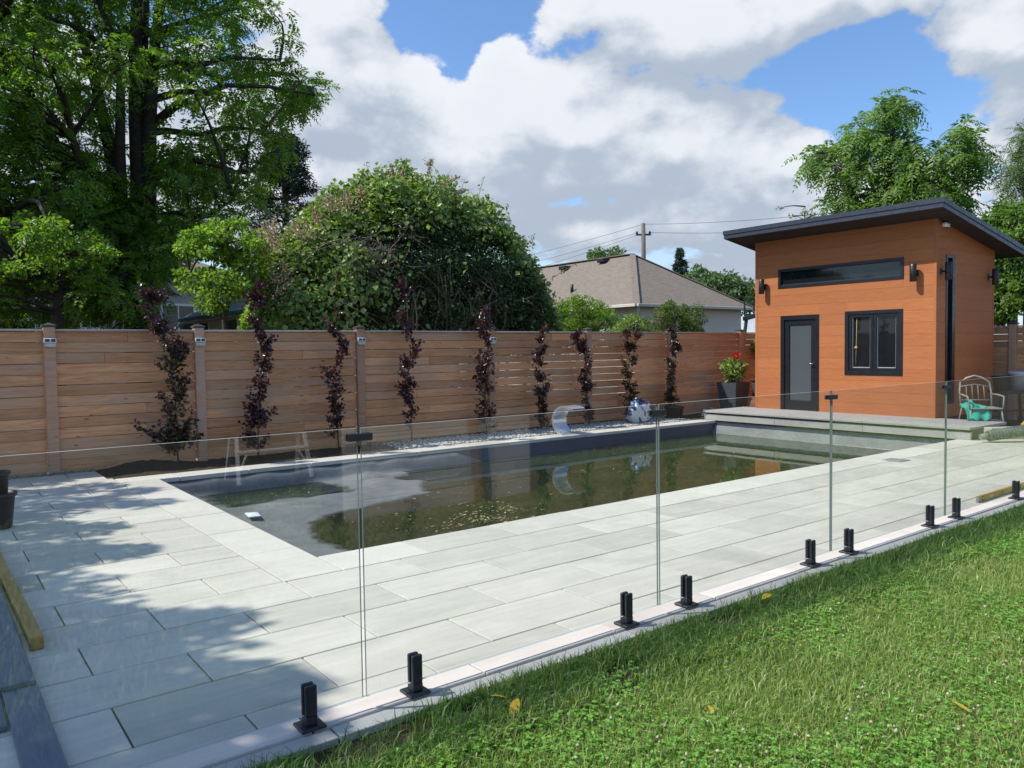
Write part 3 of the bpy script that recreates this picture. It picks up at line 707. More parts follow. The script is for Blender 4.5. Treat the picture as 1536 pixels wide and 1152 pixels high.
# ------------------------------------------------------------------ planting bed, soil heap, pebbles
M_SOIL, n, b = material('soil', 0.95, 0.15)
v, r = n.objvec(False); z = n.noise(v, 18, 7, 0.7); n.put(b.inputs['Base Color'], n.ramp(z, [(0.3, (0.028, 0.022, 0.016)), (0.7, (0.085, 0.066, 0.046))])); bump(n, b, z, 0.9, 0.04)
gx = np.linspace(1.93, 18.5, 260); gy = np.linspace(11.06, FENCE_Y+.3, 26); XX, YY = np.meshgrid(gx, gy)
Z = -0.014+0.012*vnoise(XX*5, YY*6)+0.012*rng.normal(size=XX.shape)*.5+0.12*np.exp(-((XX-2.55)/.5)**2-((YY-11.85)/.30)**2)
Z[0, :] = -.03
I, J = np.meshgrid(np.arange(259), np.arange(25)); q = (J*260+I).ravel()
tag(np_mesh('planting_bed', np.stack([XX.ravel(), YY.ravel(), Z.ravel()], 1), np.stack([q, q+1, q+261, q+260], 1), M_SOIL, smooth=True), None, None, kind='structure')
# pebbles: joined lumps
ico = np.array([(0, 0, 1), (.87, .2, .3), (.1, .9, .35), (-.85, .25, .3), (-.45, -.8, .3), (.5, -.75, .35), (.3, .3, -.6), (-.3, -.2, -.6)], float)
icf = np.array([(0, 1, 2), (0, 2, 3), (0, 3, 4), (0, 4, 5), (0, 5, 1), (1, 6, 2), (2, 6, 3), (3, 6, 7), (3, 7, 4), (4, 7, 5), (5, 7, 6), (5, 6, 1)])
def lumps(P, smin, smax, flat=.6):
    nP = len(P); s = rng.uniform(smin, smax, (nP, 1, 1)); a = rng.uniform(0, 6.28, nP); ca, sa = np.cos(a), np.sin(a)
    T = ico[None]*(1+rng.normal(0, .18, (nP, 8, 1)))*np.array([1, .75, flat]); X = T[..., 0]*ca[:, None]-T[..., 1]*sa[:, None]; Y = T[..., 0]*sa[:, None]+T[..., 1]*ca[:, None]
    V = np.stack([X, Y, T[..., 2]], -1)*s+P[:, None, :]
    return V.reshape(-1, 3), (icf[None]+np.arange(nP)[:, None, None]*8).reshape(-1, 3)
M_PEB = leaf_mat('pebble', [(0, (0.26, 0.25, 0.235)), (0.5, (0.42, 0.41, 0.39)), (1, (0.62, 0.61, 0.58))], 0, 0.8, 0.3)
nP = 7000; P = np.stack([rng.uniform(6.2, 13.6, nP), 11.07+rng.beta(1.1, 1.6, nP)*1.05, np.zeros(nP)], 1); P[:, 2] = -.012+rng.uniform(0, .02, nP)
keep = rng.random(nP) < np.clip((P[:, 0]-6.2)/.9, 0, 1); V, Fc = lumps(P[keep], .018, .042)
tag(np_mesh('river_pebbles', V, Fc, M_PEB), None, None, kind='stuff')
nP = 900; P = np.stack([rng.uniform(-.8, 1.95, nP), rng.uniform(11.98, 12.16, nP), rng.uniform(-.004, .012, nP)], 1); V, Fc = lumps(P, .012, .03)
tag(np_mesh('gravel_strip', V, Fc, leaf_mat('grey_gravel', [(0, (.14, .13, .12)), (1, (.34, .33, .31))], 0, .85, .3)), None, None, kind='stuff')

# ------------------------------------------------------------------ frameless glass fence
GY, GT = 3.12, 0.012
M_GLASS = bpy.data.materials.new('clear_glass'); M_GLASS.use_nodes = True
n = NT(M_GLASS.node_tree); M_GLASS.node_tree.nodes.clear()
tr = n.new('ShaderNodeBsdfTransparent'); tr.inputs[0].default_value = (0.965, 0.98, 0.972, 1)
gl = n.new('ShaderNodeBsdfGlossy'); gl.inputs['Roughness'].default_value = 0.0; gl.inputs[0].default_value = (1, 1, 1, 1)
fz = n.new('ShaderNodeFresnel'); n.put(fz.inputs[0], n.math('MULTIPLY_ADD', n.new('ShaderNodeNewGeometry').outputs['Backfacing'], 1/1.62-1.62, 1.62))
mx = n.new('ShaderNodeMixShader'); n.put(mx.inputs[0], fz.outputs[0]); n.put(mx.inputs[1], tr.outputs[0]); n.put(mx.inputs[2], gl.outputs[0])
n.put(n.new('ShaderNodeOutputMaterial').inputs[0], mx.outputs[0])
M_GEDGE, n, b = material('glass_edge_lit', 0.2, 0.6)  # pale tone paints in the light that the top edge catches
v, r = n.objvec(); n.put(b.inputs['Base Color'], n.ramp(n.noise(n.mapping(v, (3, 3, 3)), 2, 3), [(0.3, (0.50, 0.56, 0.53)), (0.7, (0.68, 0.72, 0.70))]))
M_GSIDE = plain('glass_side_edge', (0.13, 0.16, 0.15), 0.15, 0.7)  # same glass, coloured darker for the upright edges
GJ = [-0.385, 1.542, 3.49, 5.40, 7.30, 9.215]
GL = ['clear glass fence panel starting beside the dark planks and timber beam', 'second clear glass fence panel along from the dark planks', 'third clear glass fence panel along from the dark planks',
      'fourth clear glass fence panel along from the dark planks', 'clear glass fence panel behind the yellow spirit level end of the run']
for k in range(5):
    x0, x1 = GJ[k]+.009, GJ[k+1]-.009; zb, zt = 0.055, 1.265
    m_ = MB(); vs = [(x, y, z) for z in (zb, zt) for y in (-GT/2, GT/2) for x in (x0, x1)]
    m_.add(vs, [(0, 1, 5, 4), (2, 6, 7, 3)], 0); m_.add(vs, [(0, 2, 3, 1), (4, 5, 7, 6)], 1); m_.add(vs, [(0, 4, 6, 2), (1, 3, 7, 5)], 2)
    gp = thing('glass_barrier', GL[k], 'glass panel', ((x0+x1)/2, GY, 0), 0, 'frameless glass fence panels')
    m_.build('pane', [M_GLASS, M_GEDGE, M_GSIDE], gp, (-(x0+x1)/2, 0, 0))
# spigots
def make_spigot():
    o = thing('glass_spigot', 'x', 'spigot', (0, 0, 0), 0, 'black spigots holding the glass fence')
    MB().cbox(-.055, .055, -.055, .055, 0.002, .016, .004).build('base_plate', M_BLACKM, o)
    MB().cbox(-.026, .026, -.028, .028, .016, .055, .003).build('foot', M_BLACKM, o)
    for s in (-1, 1): MB().cbox(-.026, .026, min(s*.0075, s*.028), max(s*.0075, s*.028), .0552, .187, .004).build('jaw', M_BLACKM, o)
    MB().cbox(-.019, .019, -.0305, -.0275, .06, .172, .001).build('face_plate', M_BLACKM, o)
    MB().tube([(0.0, .028, .11), (0.0, .033, .11)], .008, 10).build('screw', M_CHROME, o)
    return o
spx = [-0.12, 1.28, 1.80, 3.21, 3.74, 5.12, 5.65, 7.0, 7.52, 8.9]
ordn = ['first', 'second', 'third', 'fourth', 'fifth', 'sixth', 'seventh', 'eighth', 'ninth', 'tenth']
proto = make_spigot()
for k, x in enumerate(spx):
    o = proto if k == 0 else copy_tree(proto)
    o.location = (x, GY-.005, 0); o['label'] = f'black square glass spigot on the paving edge, {ordn[k]} along from the dark planks'
clipx = [1.542, 3.49, 5.40, 7.30]
def make_clip():
    o = thing('glass_clip', 'x', 'clip', (0, 0, 0), 0, 'black clips joining the glass panels')
    MB().cbox(-.058, .058, -.021, -.0065, -.016, .016, .002).build('plate', M_BLACKM, o)
    MB().cbox(-.058, .058, .0065, .021, -.016, .016, .002).build('plate', M_BLACKM, o)
    MB().box(-.006, .006, -.0064, .0064, -.012, .012).build('spacer', M_BLACKP, o)
    return o
proto = make_clip()
for k, x in enumerate(clipx):
    o = proto if k == 0 else copy_tree(proto)
    o.location = (x, GY, 1.225 if k == 0 else 1.215); o['label'] = f'black bar clip joining the {ordn[k]} and {ordn[k+1]} glass panels from the dark planks'

# ------------------------------------------------------------------ foliage helpers
def rand_dir(nP, zb=0.0):
    d = rng.normal(size=(nP, 3)); d[:, 2] += zb; return d/np.linalg.norm(d, axis=1, keepdims=True)
def norm(a): return a/np.maximum(np.linalg.norm(a, axis=-1, keepdims=True), 1e-9)
def leaf_geo(P, D, N, size, asp=.5, fold=.18):
    """folded leaves: P base, D axis, N rough normal, size lengths"""
    D = norm(D); Sd = norm(np.cross(D, N)); U = np.cross(Sd, D); s = np.asarray(size).reshape(-1, 1)
    w = s*asp*.5; V = np.stack([P, P+D*s*.45+Sd*w+U*s*fold, P+D*s-U*s*.06, P+D*s*.45-Sd*w+U*s*fold], 1)
    q = np.arange(len(P))[:, None]*4
    return V.reshape(-1, 3), np.concatenate([q+[0, 1, 2], q+[0, 2, 3]])
def frond_geo(P, D, L, pairs, lw, asp=.34, droop=.5):
    """pinnate leaves: rachis bends down, leaflets in pairs"""
    nP = len(P); D = norm(D); Up = np.array([0, 0, 1.0]); Sd = norm(np.cross(D, Up+rng.normal(0, .25, (nP, 3)))); L = np.asarray(L).reshape(-1, 1)
    Ps, Ds, Ns, Sz = [], [], [], []
    for k in range(pairs+1):
        t = .22+.78*k/pairs
        q = P+D*L*t+np.array([0, 0, -1.0])*L*droop*t*t
        tang = norm(D+np.array([0, 0, -1.0])*2*droop*t)
        sz = lw*L[:, 0]*(0.75+.5*math.sin(math.pi*min(t*1.02, 1)))
        nn = norm(np.cross(Sd, tang))
        if k == pairs: Ps.append(q); Ds.append(tang); Ns.append(nn); Sz.append(sz)
        else:
            for s in (-1, 1):
                Ps.append(q); Ds.append(tang*.45+Sd*s+rng.normal(0, .16, (nP, 3))+np.array([0, 0, -.25])); Ns.append(nn); Sz.append(sz)
    return leaf_geo(np.concatenate(Ps), np.concatenate(Ds), np.concatenate(Ns), np.concatenate(Sz), asp, .08)
def curve(p0, p1, sag=0.0, wob=.06, k=6):
    p0, p1 = np.asarray(p0, float), np.asarray(p1, float); L = np.linalg.norm(p1-p0); out_ = []
    o1 = np.array([R.gauss(0, wob), R.gauss(0, wob), R.gauss(0, wob)])*L
    for i in range(k):
        t = i/(k-1); out_.append(p0+(p1-p0)*t+o1*math.sin(math.pi*t)+np.array([0, 0, sag*L*math.sin(math.pi*t)]))
    return out_
def poly_pt(pl, t):
    pl = np.asarray(pl); t = min(max(t, 0), .9999)*(len(pl)-1); i = int(t); return pl[i]+(pl[i+1]-pl[i])*(t-i)
def clump_tree(name, label, cat, limbs, clumps, mat, barkm=M_BARK, mode='leaf', n_per=60, size=.1, asp=.5, flat=.7, spread=None, group=None, pairs=6, twigs=2, extra=None, droop=.5, lw=.3, inward=.0):
    """limbs: [(polyline, r0, r1)], clumps: [(centre, radius)]; leaves spread through each clump's volume round small twigs"""
    root = thing(name, label, cat, np.asarray(limbs[0][0][0]), 0, group); b0 = np.asarray(limbs[0][0][0], float)
    tb = MB()
    for pl, r0, r1 in limbs:
        k = len(pl); tb.tube([np.asarray(p)-b0 for p in pl], [r0+(r1-r0)*i/(k-1) for i in range(k)], 8)
    Ps, Ds, Ns = [], [], []
    allp = np.concatenate([np.array([poly_pt(pl, t) for t in np.linspace(.25, 1, 10)]) for pl, _, _ in limbs])
    for c, rc in clumps:
        c = np.asarray(c, float)
        dd = np.linalg.norm(allp-c, axis=1)+np.maximum(0, allp[:, 2]-c[2]+.1)*1.2; j = np.argmin(dd); p0 = allp[j]; L = np.linalg.norm(c-p0)
        r0 = min(.012+.02*L, .10)
        tb.tube([p-b0 for p in curve(p0, c, .08, .06, 6)], [r0*(1-.75*i/5) for i in range(6)], 5, cap=False)
        for _ in range(twigs):
            e = c+rand_dir(1)[0]*rc*np.array([1, 1, flat]); tb.tube([p-b0 for p in curve(poly_pt([p0, c], .8), e, 0, .08, 4)], [r0*.4, r0*.3, r0*.2, r0*.1], 4, cap=False)
        m_ = max(4, int(n_per*(rc if spread is None else 1.0)**1.0))
        u = rand_dir(m_)*(rng.random((m_, 1))**(.42)); off = u*rc*np.array([1, 1, flat])
        Ps.append(c+off-b0); Ds.append(norm(off+1e-6)*.7+rand_dir(m_)*.75+np.array([0, 0, -.15])); Ns.append(rand_dir(m_, 1.1))
    Ps, Ds, Ns = map(np.concatenate, (Ps, Ds, Ns)); nP = len(Ps)
    tb.build('trunk', barkm, root)
    if mode == 'leaf': V, Fc = leaf_geo(Ps, Ds, Ns, size*rng.uniform(.65, 1.3, nP), asp)
    else: V, Fc = frond_geo(Ps, Ds, size*rng.uniform(.7, 1.3, nP), pairs, lw, asp, droop)
    if isinstance(mat, (list, tuple)):
        np_mesh('crown', V, Fc, mat[0], None, root)
    else: np_mesh('crown', V, Fc, mat, None, root)
    return root

# ------------------------------------------------------------------ big multi-stemmed locust beyond the fence
TY = 25.0
def T(x, y, dy=0.0): return PY(x, y, TY+dy)
base = T(205, 490); base[2] = GZ
def pl(pts, dy0=0, dy1=0): return [T(x, y, dy0+(dy1-dy0)*i/(len(pts)-1)) for i, (x, y) in enumerate(pts)]
limbs = [([base]+pl([(205, 440), (208, 380), (210, 270), (205, 180), (203, 80), (206, -20), (212, -120)]), .38, .10),
         (pl([(220, 430), (222, 300), (224, 190), (229, 100), (238, 20), (258, -70)], 0, -.6), .27, .10),
         (pl([(214, 330), (214, 240), (215, 150), (216, 60), (222, -60)], .2, .5), .22, .09),
         (pl([(200, 400), (178, 290), (160, 200), (142, 120), (118, 40), (95, -30)], 0, .8), .25, .08),
         (pl([(182, 300), (180, 220), (181, 120), (170, 55), (150, 10)], -.4, -1.2), .17, .06),
         (pl([(190, 395), (150, 310), (122, 250), (108, 205)], 0, -1.5), .20, .08),
         (pl([(140, 310), (85, 220), (58, 170), (38, 120), (5, 30)], .3, 1.6), .18, .06),
         (pl([(224, 270), (246, 246), (290, 240), (330, 250), (372, 262)], 0, -1.4), .13, .03),
         (pl([(227, 198), (250, 196), (300, 202), (345, 190), (395, 196)], 0, 1.3), .13, .03),
         (pl([(227, 188), (262, 160), (300, 145), (340, 128), (400, 130), (470, 142)], -.2, -2.2), .14, .025),
         (pl([(226, 150), (270, 138), (318, 138), (338, 118), (400, 112)], .2, 2.0), .12, .03),
         (pl([(229, 97), (260, 95), (300, 98), (345, 86), (420, 90)], -.2, -1.8), .12, .03),
         (pl([(214, 50), (245, 44), (280, 32), (345, 14), (395, 8)], 0, 1.5), .13, .03),
         (pl([(190, 46), (160, 70), (105, 36), (60, 25), (10, 18)], 0, -1.5), .12, .03),
         (pl([(214, 330), (260, 320), (310, 325), (350, 300)], 0, -2), .12, .03),
         (pl([(200, 360), (140, 350), (70, 345), (10, 330)], 0, -2), .13, .03)]
clumps = []
def edge_r(y):
    ys = [-200, -60, 0, 50, 100, 140, 170, 200, 240, 300, 350, 400, 470]; xs = [300, 360, 400, 425, 440, 480, 440, 428, 425, 395, 300, 262, 240]
    return np.interp(y, ys, xs)
for _ in range(9000):
    y = R.uniform(-150, 470); x = R.uniform(-140, 490)
    if x > edge_r(y)-12: continue
    if y < 230 and R.random() < .25: continue
    if 225 < x < 300 and 150 < y < 235 and R.random() < .75: continue
    if 60 < x < 215 and 130 < y < 230 and R.random() < .45: continue
    if 235 < x < 300 and 285 < y < 330 and R.random() < .9: continue
    dy = R.gauss(0, 2.0)*(1 if y < 300 else .8)
    if 145 < x < 245 and y < 260 and dy < .6 and R.random() < .62: continue
    if y < 250 and vnoise(np.float64(x*.035), np.float64(y*.04), 2) > .25: continue
    clumps.append((T(x, y, dy), R.uniform(.45, .95)))
    if len(clumps) >= 500: break
for x, y in ((478, 128), (465, 140), (450, 120), (455, 155), (440, 165), (430, 60), (425, 95), (410, 20), (415, 200), (420, 225), (400, 255)): clumps.append((T(x, y, R.gauss(-1, .6)), .5))
clump_tree('locust_tree', 'huge dark multi-stemmed shade tree towering beyond the fence', 'tree', limbs, clumps, M_LOCUST, mode='frond', n_per=66, size=.34, pairs=5, flat=.55, twigs=3, lw=.33, asp=.42, droop=.45)

# small bright tree under it, brick house side
b0 = PY(85, 490, 20); b0[2] = GZ
limbs = [([b0, PY(86, 470, 20), PY(88, 440, 20), PY(92, 400, 20.2), PY(88, 340, 20)], .15, .04), ([PY(88, 440, 20), PY(60, 410, 19.7), PY(25, 390, 19.5)], .07, .02), ([PY(89, 430, 20), PY(120, 405, 20.3), PY(150, 395, 20.4)], .07, .02)]
clumps = []
while len(clumps) < 95:
    x, y = R.uniform(-110, 160), 385+R.gauss(0, 36)
    if y > 468 or y < 300: continue
    if y > 445 and 60 < x < 110: continue
    if y > 450 and x > 100: continue
    clumps.append((PY(x, y, 20+R.gauss(0, .8)), R.uniform(.22, .45)))
clump_tree('maple_tree', 'small bright green leafy tree in front of the brick house', 'tree', limbs, clumps, M_BRIGHT, n_per=300, size=.105, asp=.6, flat=.5)

# light green young tree between locust and hedge
b0 = PY(335, 490, 14.6); b0[2] = GZ
limbs = [([b0, PY(337, 480, 14.6), PY(345, 440, 14.6), PY(350, 400, 14.6), PY(330, 350, 14.6)], .06, .015), ([PY(345, 440, 14.6), PY(310, 420, 14.4), PY(285, 410, 14.3)], .03, .01), ([PY(349, 410, 14.6), PY(375, 395, 14.7), PY(395, 370, 14.7)], .03, .01)]
clumps = []
while len(clumps) < 75:
    x, y = R.uniform(275, 405), R.uniform(325, 470)
    if ((x-335)/68)**2+((y-398)/72)**2 > 1: continue
    if y > 440 and x > 330: continue
    clumps.append((PY(x, y, 14.6+R.gauss(0, .5)), R.uniform(.12, .26)))
clump_tree('young_tree', 'light green young tree leaning over the green roof', 'tree', limbs, clumps, M_BRIGHT, n_per=420, size=.085, asp=.7, flat=.65)

# dark conifer behind
limbs = [([PY(428, 500, 30), PY(430, 400, 30), PY(428, 300, 30), PY(424, 225, 30), PY(420, 190, 30)], .22, .03)]; limbs[0][0][0][2] = GZ
clumps = []
for _ in range(120):
    y = R.uniform(205, 400); w = 12+(y-200)*.32; x = 424+R.uniform(-w, w*1.05)
    clumps.append((PY(x, y, 30+R.gauss(0, 1.0)), R.uniform(.3, .6)))
clump_tree('conifer_tree', 'dark blue green conifer standing behind the overgrown hedge', 'tree', limbs, clumps, M_CONIFER, n_per=300, size=.16, asp=.25, flat=.45)

# ------------------------------------------------------------------ overgrown hedge mound with vines, bare twigs and faded blossom
HC = np.array([8.75, 15.0]); 
def mound_top(x):
    return np.interp(x, [4.9, 5.4, 6.2, 7.0, 7.9, 8.8, 9.6, 10.4, 11.1, 11.7, 12.1, 12.5], [1.6, 2.9, 4.0, 4.6, 5.0, 5.15, 5.05, 4.75, 4.3, 3.75, 2.9, 1.6])
hedge = thing('overgrown_hedge', 'huge rounded hedge overgrown with vines, bare twigs and faded blossom', 'hedge', (HC[0], HC[1], GZ))
hb = np.array([HC[0], HC[1], GZ])
def mound_pts(nP, shell=(.72, 1.0)):
    """points through the outer part of the mound: x along the fence, y depth, z height"""
    x = rng.uniform(5.0, 12.4, nP*2); th = rng.uniform(-.15, math.pi*.98, nP*2); rr = rng.uniform(*shell, nP*2)
    top = mound_top(x); lump = 1+.12*vnoise(x*1.7, th*2.6, 3)+.11*vnoise(x*3.9, th*5, 1)+.05*vnoise(x*9, th*11, 4)
    hw = 2.0*np.sqrt(np.clip(1-((x-8.85)/4.1)**2, 0.05, 1))
    y = 15.0-np.cos(th)*hw*rr*lump; z = 0.4+np.sin(np.clip(th, 0, math.pi))**.6*(top-.4)*rr**.5*(1+(lump-1)*.55)
    m_ = (z > 1.5)
    return np.stack([x, y, z], 1)[m_][:nP], np.stack([np.zeros(nP*2), -np.cos(th), np.sin(th)], 1)[m_][:nP]
P, N_ = mound_pts(76000, (.55, 1.0)); nP = len(P)
# gaps: leave out leaves where the hedge is hollow and shows twigs
gap = vnoise(P[:, 0]*2.6, P[:, 2]*3.1, 4)+.6*vnoise(P[:, 0]*6, P[:, 2]*6, 9)
cover_ = np.clip((7.6-P[:, 0])/1.3, 0, 1)+np.clip((P[:, 2]-(mound_top(P[:, 0])-1.0))/.6, 0, 1)
k_ = ((gap < .30) | (rng.random(nP) < .12)) & (rng.random(nP) > np.clip(cover_, 0, 1)*.55); P, N_ = P[k_], N_[k_]; nP = len(P)
V, Fc = leaf_geo(P-hb, N_*.4+rand_dir(nP)*.9+[0, 0, -.35], rand_dir(nP, .9), .074*rng.uniform(.6, 1.35, nP), .55)
np_mesh('crown', V, Fc, M_HEDGE, None, hedge)
# dark core of old growth
P, N_ = mound_pts(16000, (.25, .55)); nP = len(P); V, Fc = leaf_geo(P-hb, rand_dir(nP), rand_dir(nP, .8), .12*rng.uniform(.6, 1.3, nP), .6)
np_mesh('old_growth', V, Fc, M_HEDGE, None, hedge)
# vines; pale leaves massed on left and top paint in the sunlit side
P, N_ = mound_pts(84000, (.90, 1.14)); nP = len(P)
w = np.clip((7.6-P[:, 0])/1.3, 0, 1)*.9+np.clip((P[:, 2]-(mound_top(P[:, 0])-1.0))/.6, 0, 1)*.95+.015+.10*(vnoise(P[:, 0]*3, P[:, 2]*3, 6) > .6)
k_ = rng.random(nP) < np.clip(w*np.clip(.75+.9*vnoise(P[:, 0]*3.4, P[:, 2]*3.7, 2), .05, 1), 0, 1)*.78; P, N_ = P[k_], N_[k_]; nP = len(P)
V, Fc = leaf_geo(P-hb, N_*.3+rand_dir(nP)*.6+[0, 0, -.6], N_+rand_dir(nP)*.55+[0, 0, .5], .105*rng.uniform(.5, 1.4, nP), .85, .12)
np_mesh('vine', V, Fc, M_VINE, None, hedge)
# faded blossom sprays
sp = [(648, 238, 640, 285), (700, 285, 650, 305), (690, 265, 645, 295), (712, 300, 655, 315), (625, 262, 632, 295), (588, 248, 590, 280), (605, 255, 600, 285), (395, 335, 410, 375), (412, 330, 420, 370), (440, 330, 450, 360), (470, 312, 480, 345), (490, 295, 500, 330), (520, 285, 525, 320), (405, 400, 425, 460), (425, 395, 432, 450), (450, 400, 455, 440), (390, 345, 405, 400), (540, 280, 545, 310), (770, 360, 765, 385)]
Ps, tw = [], MB()
for x0, y0, x1, y1 in sp:
    a, c0 = PY(x0, y0, 14.2), PY(x1, y1, 14.6); cv = curve(c0, a, .05, .04, 6); tw.tube([p-hb for p in cv], .008, 4, cap=False)
    for _ in range(230): t = R.random(); Ps.append(poly_pt(cv, t)+np.array([R.gauss(0, 1), R.gauss(0, 1), R.gauss(0, 1)])*.055*(1.25-t))
for x0, y0, rx_, ry_ in ((405, 370, 20, 28), (425, 425, 16, 30), (460, 345, 30, 16), (510, 305, 30, 14)):
    for _ in range(380): Ps.append(PY(R.gauss(x0, rx_*.6), R.gauss(y0, ry_*.6), 14.1+R.gauss(0, .2)))
Ps = np.array(Ps); nP = len(Ps); V, Fc = leaf_geo(Ps-hb, rand_dir(nP, .3), rand_dir(nP, .5), .04*rng.uniform(.6, 1.4, nP), .7)
np_mesh('blossom', V, Fc, M_BLOSSOM, None, hedge)
# bare twigs
for k in range(205):
    if k < 100: x, y = R.gauss(556, 20), R.gauss(384, 20); a = PY(x, y, 13.45); e = a+np.array([R.gauss(0, .26), R.gauss(0, .1), R.gauss(-.06, .20)])
    elif k < 190: x = R.uniform(500, 765); y = R.uniform(345+max(0, x-640)*.55, 475); a = PY(x, y, 13.5+R.gauss(0, .2)); e = a+np.array([R.gauss(.15, .45), R.gauss(0, .15), R.gauss(-.35, .35)])
    else: x = R.uniform(590, 740); y = R.uniform(395, 450); a = PY(x, y, 13.5); e = np.array([a[0]+R.gauss(-.1, .25), 13.6, 1.2])
    tr_ = R.uniform(.005, .012) if k < 190 else .02
    tw.tube([p-hb for p in curve(a, e, .0, .12, 6)], [tr_*(1-.13*i) for i in range(6)], 4, cap=False)
for k in range(26):    # stems rising from the ground
    x = R.uniform(6, 12); tw.tube([np.array(p)-hb for p in curve((x, 14.8, GZ), (x+R.gauss(0, .5), 14.6, min(3.6, mound_top(x)-.6)), 0, .05, 7)], [.05-.005*i for i in range(7)], 5, cap=False)
# loose shoots breaking the outline
Ps, Ds = [], []
for k in range(170):
    x = R.uniform(5.7, 12.0); z = mound_top(x)-.15; a = np.array([x, 15+R.gauss(0, .5), z]); e = a+np.array([R.gauss(0, .22), R.gauss(0, .1), R.uniform(.15, .6)]); cv = curve(a, e, 0, .1, 5)
    tw.tube([p-hb for p in cv], .005, 4, cap=False)
    for _ in range(16): Ps.append(poly_pt(cv, R.random())+rng.normal(0, .03, 3)); Ds.append(rand_dir(1, .2)[0])
tag(tw.build('twigs', M_TWIG, hedge), None, None, kind='stuff')
Ps = np.array(Ps); nP = len(Ps); V, Fc = leaf_geo(Ps-hb, np.array(Ds), rand_dir(nP, .8), .07*rng.uniform(.6, 1.3, nP), .6)
np_mesh('shoot_leaves', V, Fc, M_VINE, None, hedge)

# ------------------------------------------------------------------ bushes showing over the fence in front of the bungalow
def bush(px0, px1, ytop, Yd, label, mat, nm='leafy_bush', tips=False):
    c0 = PY((px0+px1)/2, 505, Yd); b0 = np.array([c0[0], Yd, GZ]); clumps = []; limbs = []
    for k in range(5):
        e = PY(R.uniform(px0+20, px1-20), R.uniform(ytop+15, 490), Yd+R.gauss(0, .2)); limbs.append(([b0+np.array([R.gauss(0, .1), R.gauss(0, .1), 0]), b0*.5+e*.5+np.array([0, 0, -.2]), e], .035, .01))
    w = (px1-px0)/2; xm = (px0+px1)/2
    while len(clumps) < 70:
        x, y = R.uniform(px0, px1), R.uniform(ytop, 515)
        if ((x-xm)/w)**2+((y-505)/(505-ytop))**2*1.0 > 1.0+R.uniform(-.12, .10): continue
        clumps.append((PY(x, y, Yd+R.gauss(0, .35)), R.uniform(.12, .26)))
    return clump_tree(nm, label, 'bush', limbs, clumps, mat, barkm=M_STEM, n_per=900, size=.07, asp=.5, flat=.9)
bush(818, 926, 448, 16.2, 'bright green bush above the fence beside the overgrown hedge', M_BRIGHT)
bush(955, 1066, 454, 15.4, 'green bush with brownish tips above the fence below the house corner', leaf_mat('bush_leaf', [(0, (0.07, 0.13, 0.03)), (0.7, (0.12, 0.2, 0.04)), (0.86, (0.18, 0.24, 0.06)), (0.92, (0.22, 0.13, 0.07)), (1, (0.26, 0.16, 0.09))], 0.4))
bush(920, 962, 478, 15.0, 'low pale green bush top peeping over the fence between two bushes', M_VINE)

# ------------------------------------------------------------------ columnar purple beeches along the fence
blab = ['bent-topped columnar beech with low side branches by the soil heap', 'second columnar beech from the soil heap, tall reddish purple', 'third columnar beech from the soil heap, slim dark purple',
        'fourth columnar beech from the soil heap, tallest purple spire', 'fifth columnar beech from the soil heap, bushy purple top over the post', 'green and purple columnar beech just behind the steel spout',
        'thin columnar beech in the pebbles between spout and bag', 'forked green columnar beech in front of the white and blue bag', 'green bronze columnar beech nearest the potted red flower']
bspec = [(265, 2.40, .80, 2, .19, 1.1), (385, 2.62, .75, 0, .17, 1.25), (507, 2.22, .62, 0, .13, .85), (617, 2.72, .5, 0, .15, .95), (730, 2.34, .5, 0, .17, 1.0), (812, 1.96, .0, 2, .13, 1.0), (884, 1.93, .0, 0, .12, .85), (943, 1.98, .0, 1, .17, 1.0), (1008, 2.0, .0, 1, .14, .9)]
